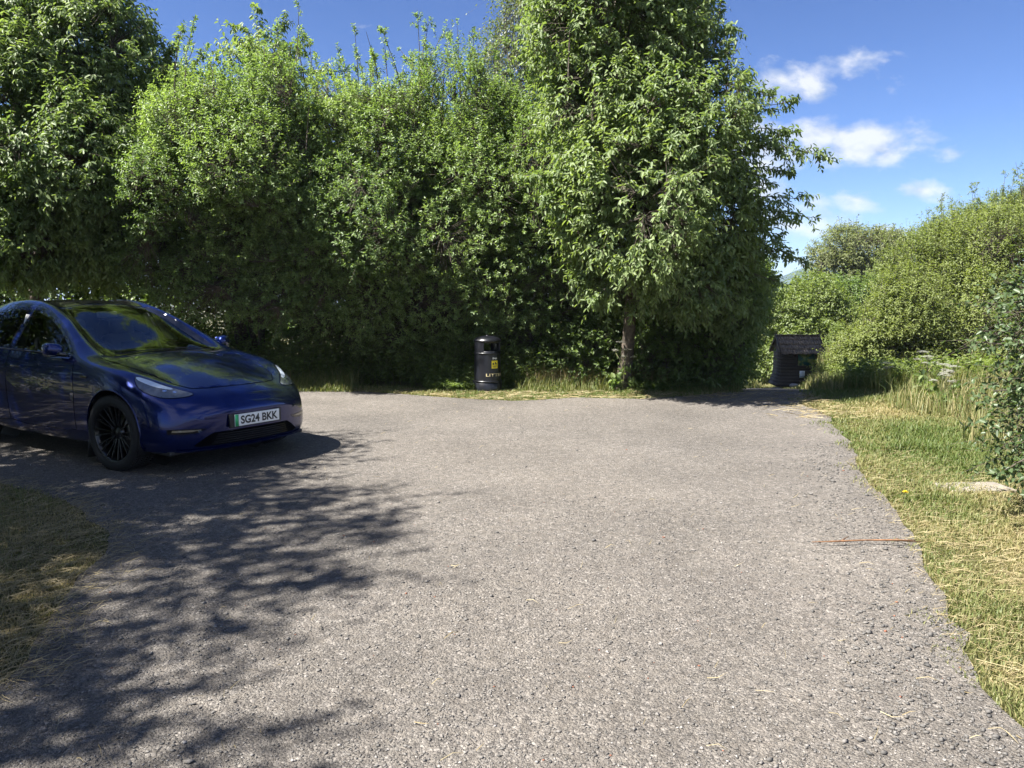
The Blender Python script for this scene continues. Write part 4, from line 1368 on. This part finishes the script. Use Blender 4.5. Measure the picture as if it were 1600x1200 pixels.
    def vid(key, p, s):
        k = (key, s if p[1] != 0 else 0)
        if k not in ids:
            ids[k] = len(V)
            V.append((p[0], p[1] * s, p[2]))
        return ids[k]

    def wv(k, n, s):
        return vid(('w', k, n), rows[k][n], s)

    def tv_(i, j, s):
        if i == 0:
            return wv(0, j, s)
        if i == 10:
            return wv(0, 16 - j, s)
        if j == 3:
            return wv(0, 3 + i, s)
        return vid(('t', i, j), T[i - 1][j], s)

    Fq = []
    for s in (-1, 1):
        for k in range(5):
            for n in range(16):
                f = [wv(k, n, s), wv(k, n + 1, s), wv(k + 1, n + 1, s), wv(k + 1, n, s)]
                Fq.append(f if s == 1 else f[::-1])
        for i in range(10):
            for j in range(3):
                f = [tv_(i, j, s), tv_(i + 1, j, s), tv_(i + 1, j + 1, s), tv_(i, j + 1, s)]
                Fq.append(f if s == 1 else f[::-1])
    target = np.array(V)
    cage = mk("body", target, [np.array(Fq)], paint, None, True)
    bmx = bmesh.new()
    bmx.from_mesh(cage.data)
    bmesh.ops.recalc_face_normals(bmx, faces=bmx.faces)
    cr = bmx.edges.layers.float.new("crease_edge")
    bmx.verts.ensure_lookup_table()
    inv = {v: k for k, v in ids.items()}
    for e in bmx.edges:
        a, b2 = (inv[v.index][0] for v in e.verts)
        # window sill line and the lower bumper edge stay crisp
        if a[0] == 'w' and b2[0] == 'w' and a[1] == b2[1] == 1 and min(a[2], b2[2]) >= 6 and max(a[2], b2[2]) <= 12:
            e[cr] = .55
        if a[0] == 'w' and b2[0] == 'w' and a[1] == b2[1] == 4 and max(a[2], b2[2]) <= 4:
            e[cr] = .35
    bmx.to_mesh(cage.data)
    bmx.free()
    sub = cage.modifiers.new("s", 'SUBSURF')
    sub.levels = 1
    cur = target.copy()
    for it in range(5):
        cage.data.vertices.foreach_set("co", cur.astype(np.float32).ravel())
        cage.data.update()
        bpy.context.view_layer.update()
        me = cage.evaluated_get(bpy.context.evaluated_depsgraph_get()).to_mesh()
        co = np.empty(len(me.vertices) * 3, np.float32)
        me.vertices.foreach_get("co", co)
        lim = co.reshape(-1, 3)[:len(target)]
        cur += (target - lim) * .8
        cage.evaluated_get(bpy.context.evaluated_depsgraph_get()).to_mesh_clear()
    cage.data.vertices.foreach_set("co", cur.astype(np.float32).ravel())
    cage.data.update()
    sub.levels = 4
    bpy.context.view_layer.update()
    ev = cage.evaluated_get(bpy.context.evaluated_depsgraph_get())
    me = bpy.data.meshes.new_from_object(ev)
    cage.modifiers.clear()
    old = cage.data
    bm = bmesh.new()
    bm.from_mesh(me)
    bvh = BVHTree.FromBMesh(bm)

    # --- projected panels
    def ray(o_, d_):
        loc, nr, _, _ = bvh.ray_cast(Vector(o_), Vector(d_))
        if loc is None:
            loc, nr, _, _ = bvh.find_nearest(Vector(o_) + Vector(d_) * 2)
        if nr.dot(Vector(d_)) > 0:
            nr = -nr
        return np.array(loc), np.array(nr)

    def fr_side(s):
        return lambda a, b_: ((a, s * 3, b_), (0, -s, 0))
    fr_front = lambda a, b_: ((3, a, b_), (-1, 0, 0))
    fr_top = lambda a, b_: ((a, b_, 4), (0, 0, -1))

    def loop(pts, step=.025, smooth=0):
        pts = np.array(pts, float)
        for _ in range(smooth):
            n_ = np.roll(pts, -1, 0)
            pts = np.stack([pts * .75 + n_ * .25, pts * .25 + n_ * .75], 1).reshape(-1, 2)
        out = []
        for i in range(len(pts)):
            a, b_ = pts[i], pts[(i + 1) % len(pts)]
            k = max(1, int(round(np.linalg.norm(b_ - a) / step)))
            out += [a + (b_ - a) * j / k for j in range(k)]
        return np.array(out)

    def shrink(lp, d):
        n_ = np.roll(lp, -1, 0) - np.roll(lp, 1, 0)
        n_ /= np.linalg.norm(n_, axis=1, keepdims=True) + 1e-9
        n_ = np.stack([-n_[:, 1], n_[:, 0]], 1)
        ar = .5 * np.sum(lp[:, 0] * np.roll(lp[:, 1], -1) - np.roll(lp[:, 0], -1) * lp[:, 1])
        return lp + n_ * (d if ar > 0 else -d)

    def panel(name, lp, fr, off, mat, parent, inner=None, step=.04, thick=0, bulge=None):
        keep = (lambda p: inside(lp, p)) if inner is None else (lambda p: inside(lp, p) & ~inside(inner, p))
        v2, f2 = fill2d([lp] if inner is None else [lp, inner], step, keep)
        P3, N3 = [], []
        for a, b_ in v2:
            q, n_ = ray(*fr(a, b_))
            P3.append(q)
            N3.append(n_)
        P3, N3 = np.array(P3), np.array(N3)
        o_ = np.full(len(P3), off) if bulge is None else off + bulge(v2)
        Vv = P3 + N3 * o_[:, None]
        a, b_, c = Vv[f2[:, 0]], Vv[f2[:, 1]], Vv[f2[:, 2]]
        fl = (np.cross(b_ - a, c - a) * N3[f2].mean(1)).sum(1) < 0
        f2[fl] = f2[fl][:, ::-1]
        return mk(name, Vv, [f2], mat, parent, True)

    def cut(lp, fr_key, s=0):
        """open the body behind a pane"""
        cs = np.array([f.calc_center_median()[:] for f in bm.faces])
        if fr_key == 'top':
            m_ = inside(lp, cs[:, :2]) & (cs[:, 2] > .95)
        else:
            m_ = inside(lp, cs[:, [0, 2]]) & (cs[:, 1] * s > .3)
        fs_ = list(bm.faces)
        bmesh.ops.delete(bm, geom=[fs_[i] for i in np.where(m_)[0]], context='FACES')

    bx_ = bvh
    # windscreen
    ws = loop([(-.50, -.66), (-.455, -.45), (-.425, -.2), (-.42, 0), (-.425, .2), (-.455, .45), (-.50, .66), (-.80, .645), (-1.15, .600), (-1.50, .535), (-1.64, .505), (-1.665, .3), (-1.675, 0), (-1.665, -.3), (-1.64, -.505), (-1.50, -.535), (-1.15, -.600), (-.80, -.645)], .03)
    ws_in = shrink(ws, .075)
    panel("windscreen", ws_in, fr_top, .002, glass, car)
    wsob = bpy.data.objects["windscreen"]
    panel("frit_band", ws, fr_top, .003, gblk, wsob, inner=shrink(ws, .07))
    cut(shrink(ws, .04), 'top')
    # black glass roof
    rf = loop([(-1.70, -.485), (-1.71, 0), (-1.70, .485), (-2.3, .515), (-2.95, .49), (-3.0, 0), (-2.95, -.49), (-2.3, -.515)], .05)
    panel("glass_roof", rf, fr_top, .003, gblk, car, step=.06)
    # side windows, doors
    wf = [(-.72, 1.055), (-.90, 1.155), (-1.20, 1.310), (-1.50, 1.418), (-1.78, 1.475), (-1.86, 1.470), (-1.86, 1.085), (-1.30, 1.068)]
    wr = [(-1.95, 1.474), (-2.30, 1.484), (-2.62, 1.452), (-2.95, 1.365), (-3.12, 1.275), (-3.05, 1.140), (-2.70, 1.115), (-1.95, 1.090)]
    df = [(-.62, .34), (-.60, .70), (-.64, .98), (-.70, 1.022), (-1.25, 1.042), (-1.895, 1.060), (-1.895, .34), (-1.6, .315), (-.8, .315)]
    dr = [(-1.905, .34), (-1.905, 1.060), (-2.3, 1.073), (-2.75, 1.09), (-2.80, .98), (-2.56, .78), (-2.47, .55), (-2.40, .34), (-2.2, .315)]
    for s in (-1, 1):
        for nm_, dpts, wpts, hx_ in (("door", df, wf, -1.70), ("door", dr, wr, -2.55)):
            dl = loop(dpts, .05)
            d = panel(nm_, dl, fr_side(s), .003, paint, car, step=.07)
            panel("door_gap", shrink(dl, -.006), fr_side(s), .001, seam, d, inner=shrink(dl, .01), step=.2)
            wl = loop(wpts, .04)
            wi = panel("window", shrink(wl, .022), fr_side(s), .002, side_glass, d, step=.08)
            panel("window_surround", wl, fr_side(s), .003, gblk, d, inner=shrink(wl, .02), step=.2)
            cut(shrink(wl, .012), 'side', s)
            m = MB()
            q, n_ = ray((hx_ - .0, s * 3, .905), (0, -s, 0))
            m.box(tuple(q + n_ * .004), (.20, .008, .022), bev=.003)
            m.build("door_handle", paint, d)
            z0, z1 = wpts[0][1], 1.1
        # bright-less black sill trim along the belt line
        m = MB()
        pts = []
        for x_ in np.linspace(-.80, -2.95, 14):
            q, n_ = ray((x_, s * 3, 1.046 + (-.80 - x_) * .020), (0, -s, 0))
            pts.append(q + n_ * .004)
        m.tube(pts, .007, 6)
        m.build("belt_trim", simple("satin_trim", (.10, .10, .11), .3, metal=.8), car, True)
    # hood
    hd = loop([(.665, 0), (.655, -.15), (.625, -.32), (.56, -.47), (.42, -.575), (.10, -.655), (-.20, -.705), (-.46, -.735), (-.42, -.45), (-.385, -.2), (-.38, 0), (-.385, .2), (-.42, .45), (-.46, .735), (-.20, .705), (.10, .655), (.42, .575), (.56, .47), (.625, .32), (.655, .15)], .03)
    hood = panel("hood", hd, fr_top, .0035, paint, car, step=.04)
    panel("hood_gap", shrink(hd, -.007), fr_top, .001, seam, hood, inner=shrink(hd, .012), step=.2)
    # dark cowl between hood and windscreen
    cw = loop([(-.39, -.70), (-.385, 0), (-.39, .70), (-.52, .70), (-.45, 0), (-.52, -.70)], .03)
    panel("cowl", cw, fr_top, .002, trim, car)
    for y0, y1 in ((-.55, .02), (.10, .58)):
        m = MB()
        pts = []
        for t_ in np.linspace(0, 1, 8):
            yy = y0 + (y1 - y0) * t_
            q, n_ = ray((-.485 - .02 * (1 - t_) - .06 * abs(yy), yy, 4), (0, 0, -1))
            pts.append(q + n_ * .014)
        m.tube(pts, .006, 5)
        m.build("wiper", trim, car)
    # fascia details
    gr = loop([(-.43, .368), (0, .372), (.43, .368), (.50, .33), (.60, .262), (.56, .245), (0, .238), (-.56, .245), (-.60, .262), (-.50, .33)], .03)
    grl = panel("lower_grille", gr, fr_front, .002, seam, car)
    m = MB()
    for k in range(5):
        z = .262 + k * .021
        pts = []
        for yy in np.linspace(-.44 + k * .012, .44 - k * .012, 9):
            q, n_ = ray((3, yy, z), (-1, 0, 0))
            pts.append(q + n_ * .006)
        m.tube(pts, .0035, 4)
    m.build("slats", gblk, grl)
    lip = loop([(-.72, .235), (-.6, .228), (0, .222), (.6, .228), (.72, .235), (.72, .215), (.6, .208), (0, .204), (-.6, .208), (-.72, .215)], .03)
    panel("chin_strip", lip, fr_front, .010, paint, car, step=.03, bulge=lambda v2: .004 * np.ones(len(v2)))
    # the smooth upper snout panel, tipped slightly down
    sn = loop([(-.60, .498), (-.52, .545), (-.40, .588), (-.2, .622), (0, .632), (.2, .622), (.40, .588), (.52, .545), (.60, .498), (.4, .492), (0, .488), (-.4, .492)], .025)
    panel("snout_panel", sn, fr_front, .002, paint, car, step=.025, bulge=lambda v2: .010 * np.clip(edge_dist(v2, sn) / .035, 0, 1) ** 1.5 * np.clip((v2[:, 1] - .47) / .10, 0, 1))
    for s in (-1, 1):
        fg = loop([(s * .49, .412), (s * .60, .418), (s * .72, .425), (s * .79, .425), (s * .795, .385), (s * .70, .372), (s * .56, .378)], .02)
        f_ = panel("fog_slot", fg, fr_front, .003, gblk, car)
        fi = loop([(s * .53, .406), (s * .62, .412), (s * .76, .416), (s * .765, .398), (s * .62, .394)], .02)
        panel("fog_lamp", fi, fr_front, .0045, simple("fog_amber", (.20, .17, .12), .15, coat=1, var=.2), f_)
        # headlight: projected from ahead, outside and above
        dv = np.array([-.62, -s * .55, -.56])
        dv /= np.linalg.norm(dv)
        e1 = np.cross(dv, [0, 0, 1.0])
        e1 /= np.linalg.norm(e1)
        e2 = np.cross(e1, dv)
        c0 = np.array([.45, s * .72, .78])

        def frh(a, b_, c0=c0, e1=e1, e2=e2, dv=dv):
            return tuple(c0 + e1 * a + e2 * b_ - dv * 2), tuple(dv)

        def to2(p_):
            q = np.array([p_[0], s * p_[1], p_[2]]) - c0
            return (q @ e1, q @ e2)
        hl3 = [(.215, .800, .895), (.33, .745, .868), (.46, .685, .812), (.57, .585, .762), (.655, .495, .722), (.64, .57, .692), (.575, .70, .685), (.49, .785, .708), (.36, .845, .770), (.27, .838, .838)]
        hl = loop([to2(p_) for p_ in hl3], .02, 1)
        h_ = panel("headlight", hl, frh, .004, lampm, car, step=.02)
        panel("lamp_gap", shrink(hl, -.006), frh, .0015, seam, h_, inner=shrink(hl, .01), step=.2)
        st3 = [(.225, .802, .888), (.33, .752, .860), (.45, .695, .812), (.53, .625, .775), (.52, .665, .762), (.42, .755, .795), (.32, .800, .835), (.26, .820, .865)]
        panel("lamp_strip", loop([to2(p_) for p_ in st3], .02, 1), frh, .006, drl, h_, step=.02)
        for cx in ((.50, .70, .752), (.555, .635, .738)):
            a0, b0 = to2(cx)
            lp = np.array([(a0 + .018 * math.cos(t_), b0 + .014 * math.sin(t_)) for t_ in np.linspace(0, 2 * PI, 14, endpoint=False)])
            panel("lamp_lens", lp, frh, .007, lensm, h_, step=.012)
        # side repeater camera
        m = MB()
        q, n_ = ray((-.42, s * 3, .86), (0, -s, 0))
        m.box(tuple(q + n_ * .004), (.11, .012, .025), bev=.004)
        m.build("side_repeater", gblk, car)
        # wing mirror
        mr = MB()
        bmq = bmesh.new()
        bmesh.ops.create_icosphere(bmq, subdivisions=3, radius=1)
        pv = []
        for vv in bmq.verts:
            x_, y_, z_ = vv.co
            sg = lambda t_, e_: math.copysign(abs(t_) ** e_, t_)
            x_, y_, z_ = sg(x_, .75), sg(y_, .7), sg(z_, .7)
            x_ = max(x_, -.45)
            pv.append((-.89 + x_ * .075 - (y_ * .02), s * (.968 + y_ * .078), 1.100 + z_ * .068 + y_ * .008))
        mr.add(pv, [[vv.index for vv in f.verts] for f in bmq.faces])
        bmq.free()
        mo = mr.build("wing_mirror", paint, car, True)
        mf = MB()
        mf.tube([(-.80, s * .89, 1.055), (-.815, s * .94, 1.062), (-.87, s * .95, 1.06)], [.026, .022, .02], 8)
        mf.box((-.885, s * .955, 1.046), (.10, .14, .02), bev=.006)
        mf.build("mirror_foot", gblk, mo, True)
        mg = MB()
        mg.box((-.928, s * .968, 1.102), (.006, .14, .10), bev=.002)
        mg.build("mirror_glass", lensm, mo)
    # --- wheel openings
    WR, WB = .352, -2.89
    bm.normal_update()
    for cx in (0.0, WB):
        dele = []
        for f in bm.faces:
            c = f.calc_center_median()
            if abs(c.y) > .5 and c.z < .85 and (c.x - cx) ** 2 + (c.z - .36) ** 2 < .402 ** 2:
                dele.append(f)
        bmesh.ops.delete(bm, geom=dele, context='FACES')
        for v in bm.verts:
            if v.is_boundary and abs(v.co.y) > .5 and .05 < v.co.z < .85:
                dx, dz = v.co.x - cx, v.co.z - .36
                r_ = math.hypot(dx, dz)
                if r_ < .45 and v.co.z > .235:
                    v.co.x, v.co.z = cx + dx / r_ * .402, .36 + dz / r_ * .402
    bm.to_mesh(me)
    bm.free()
    me.polygons.foreach_set("use_smooth", np.ones(len(me.polygons), bool))
    cage.data = me
    bpy.data.meshes.remove(old)
    cage.parent = car
    # arch linings and lips
    for cx in (0.0, WB):
        for s in (-1, 1):
            m = MB()
            lipm = MB()
            X = Matrix.Translation((cx, s * .75, .36)) @ Matrix.Rotation(PI / 2, 4, 'X')
            V_ = []
            n = 36
            for yy in (.18, -.20):
                for i in range(n + 1):
                    a = -.45 + (PI + .9) * i / n
                    V_.append((cx + .405 * math.cos(a), s * (.73 + yy * 1.0), .36 + .405 * math.sin(a)))
            m.add(V_, [[i, i + 1, n + 2 + i, n + 1 + i] for i in range(n)])
            m.poly([(cx + .41 * math.cos(a), s * .53, .36 + .41 * math.sin(a)) for a in np.linspace(0, 2 * PI, 30, endpoint=False)])
            pts = []
            for a in np.linspace(-.28, PI + .28, 30):
                x_, z_ = cx + .403 * math.cos(a), .36 + .403 * math.sin(a)
                q, _, _, _ = bx_.find_nearest(Vector((x_, s * .95, z_)))
                q2, n2 = ray((x_, s * 3, z_), (0, -s, 0))
                pts.append((x_, q2[1] - s * .003, z_))
            lipm.tube(pts, .009, 6)
            m.build("wheel_well", trim, car)
            lipm.build("arch_lip", paint, car, True)
    m = MB()
    m.box((-1.5, 0, .20), (4.3, 1.55, .04), bev=.01)
    m.build("underbody", trim, car)
    m = MB()
    for s in (-1, 1):
        m = MB()
        m.box((-.47, s * .80, .20), (.012, .20, .26), M=Matrix.Rotation(.15, 4, 'Y'))
        m.build("mud_flap", trim, car)
    # --- wheels
    def wheel(cx, s, steer):
        X = Matrix.Translation((cx, s * .818, WR)) @ Matrix.Rotation(steer, 4, 'Z') @ Matrix.Rotation(PI if s < 0 else 0, 4, 'Z') @ Matrix.Rotation(-PI / 2, 4, 'X')
        m = MB()          # local z = outward
        prof = [(.262, .105), (.268, .122), (.300, .128), (.335, .118), (.346, .105), (.3515, .085), (.352, .03)]
        grooves = []
        for g0_ in (.05, .0, -.05):
            grooves += [(.352, g0_ + .008), (.344, g0_ + .005), (.344, g0_ - .005), (.352, g0_ - .008)]
        m.lathe(prof + grooves + [(.3515, -.085), (.346, -.105), (.335, -.118), (.30, -.125), (.262, -.105)], 72, M=X)
        # tread blocks
        for i in range(72):
            a = 2 * PI * i / 72
            for zz, tw in ((.092, .10), (-.092, -.10), (.027, .05), (-.027, -.05)):
                c = (.3525 * math.cos(a), .3525 * math.sin(a), zz)
                m.box(tuple(X @ Vector(c)), (.008, .020, .030), M=(X.to_3x3().to_4x4() @ Matrix.Rotation(a, 4, 'Z') @ Matrix.Rotation(tw * 3, 4, 'X')))
        w_ = thing("wheel", None, None)
        w_.parent = car
        m.build("tyre", rub, w_, True)
        m = MB()
        m.lathe([(.262, -.10), (.250, -.09), (.246, .06), (.256, .098), (.268, .108), (.272, .112), (.266, .116), (.252, .104), (.243, .07)], 64, M=X)
        m.lathe([(.001, .062), (.034, .062), (.040, .056), (.066, .050), (.072, .03)], 32, M=X)
        for k in range(10):
            for sg in (-1, 1):
                a0 = 2 * PI * k / 10 + sg * .060
                a1 = 2 * PI * k / 10 + sg * .135
                p0 = Vector((.058 * math.cos(a0), .058 * math.sin(a0), .052))
                p1 = Vector((.255 * math.cos(a1), .255 * math.sin(a1), .098))
                dd = (p1 - p0)
                Ln = dd.length
                xx = dd.normalized()
                zz = Vector((0, 0, 1))
                yy = zz.cross(xx).normalized()
                zz = xx.cross(yy)
                Mx = Matrix((xx, yy, zz)).transposed().to_4x4()
                m.box(tuple(X @ ((p0 + p1) / 2)), (Ln, .011, .022), M=X.to_3x3().to_4x4() @ Mx, bev=.003)
        m.build("rim", rimm, w_, True)
        m = MB()
        m.lathe([(.001, .0), (.178, .0), (.178, -.02), (.001, -.02)], 48, M=X)
        m.build("brake_disc", disc, w_, False)
        return w_
    for cx, s, st in ((0, -1, .10), (0, 1, .10), (WB, -1, 0), (WB, 1, 0)):
        wheel(cx, s, st)
    # --- number plate
    pl = MB()
    px_ = .884
    pl.box((px_ - .014, 0, .457), (.018, .60, .128), bev=.004)
    hold = pl.build("number_plate", trim, car)
    pm = MB()
    pm.box((px_, .01, .459), (.008, .52, .111), bev=.001)
    pm.build("plate_face", simple("plate_white", (.74, .75, .74), .35, var=.03), hold)
    pm = MB()
    pm.box((px_ + .0045, .01 - .2395, .459), (.002, .038, .109))
    pm.build("green_band", simple("plate_green", (.03, .36, .13), .4, var=.05), hold)
    text_mesh("SG24 BKK", "registration", simple("plate_black", (.008, .008, .008), .5, var=.05), hold, .435, .079, .032, lambda a, b_: (px_ + .0052, .032 + a, .459 + b_))
    # --- cabin
    m = MB()
    m.box((-1.9, 0, .40), (2.6, 1.55, .04))
    m.build("cabin_floor", trim, car)
    m = MB()
    m.box((-.74, 0, .90), (.48, 1.44, .16), bev=.05)
    m.box((-.62, 0, .985), (.34, 1.30, .05), bev=.02)
    m.build("dashboard", simple("dashboard_grey", (.07, .07, .075), .7, var=.1), car)
    m = MB()
    m.box((-1.02, 0, 1.02), (.03, .38, .24), bev=.008)
    m.build("touchscreen", gblk, car)
    for yy in (-.37, .37):
        m = MB()
        m.box((-1.55, yy, .62), (.52, .50, .18), bev=.06)
        m.box((-1.86, yy, .90), (.16, .50, .60), M=Matrix.Rotation(-.28, 4, 'Y'), bev=.06)
        m.box((-1.955, yy, 1.27), (.10, .27, .20), M=Matrix.Rotation(-.15, 4, 'Y'), bev=.045)
        m.build("seat", seatm, car, True)
    m = MB()
    m.box((-2.75, 0, .62), (.5, 1.3, .2), bev=.06)
    m.box((-3.02, 0, .92), (.15, 1.3, .62), M=Matrix.Rotation(-.3, 4, 'Y'), bev=.05)
    for yy in (-.42, .42):
        m.box((-3.10, yy, 1.26), (.09, .26, .14), bev=.04)
    m.build("rear_seat", seatm, car, True)
    m = MB()
    bmq = MB()
    X = Matrix.Translation((-1.12, -.37, .98)) @ Matrix.Rotation(PI / 2 - .35, 4, 'Y')
    pts = [tuple(X @ Vector((.18 * math.cos(a), .18 * math.sin(a), 0))) for a in np.linspace(0, 2 * PI, 33)]
    m.tube(pts, .014, 8)
    m.box(tuple(X @ Vector((0, 0, 0))), (.03, .32, .06), bev=.01)
    m.build("steering_wheel", trim, car, True)
    for s in (-1, 1):
        m = MB()
        m.tube([(-1.90, s * .80, .95), (-1.91, s * .76, 1.15), (-1.93, s * .66, 1.42)], [.045, .04, .035], 8)
        m.build("pillar_lining", pale, car, True)
    # roof lining so that the cabin is dark
    m = MB()
    m.add([(-1.68, -.45, 1.47), (-1.68, .45, 1.47), (-2.9, .45, 1.46), (-2.9, -.45, 1.46)], [[0, 1, 2, 3]])
    m.box((-1.60, 0, 1.42), (.05, .22, .07), bev=.015)
    m.build("roof_lining", pale, car)
    return car


build_car()


# ------------------------------------------------------------------ air
hz = MB()
hz.box((0, 2200, 52), (9000, 6000, 150))
mh = bpy.data.materials.new("air")
mh.use_nodes = True
nh_ = mh.node_tree
nh_.nodes.remove(nh_.nodes["Principled BSDF"])
pv_ = nh_.nodes.new("ShaderNodeVolumePrincipled")
pv_.inputs["Color"].default_value = (.58, .76, 1, 1)
pv_.inputs["Density"].default_value = .00017
nh_.links.new(pv_.outputs[0], nh_.nodes["Material Output"].inputs["Volume"])
ob = hz.build("haze", mh)
ob["kind"] = "stuff"
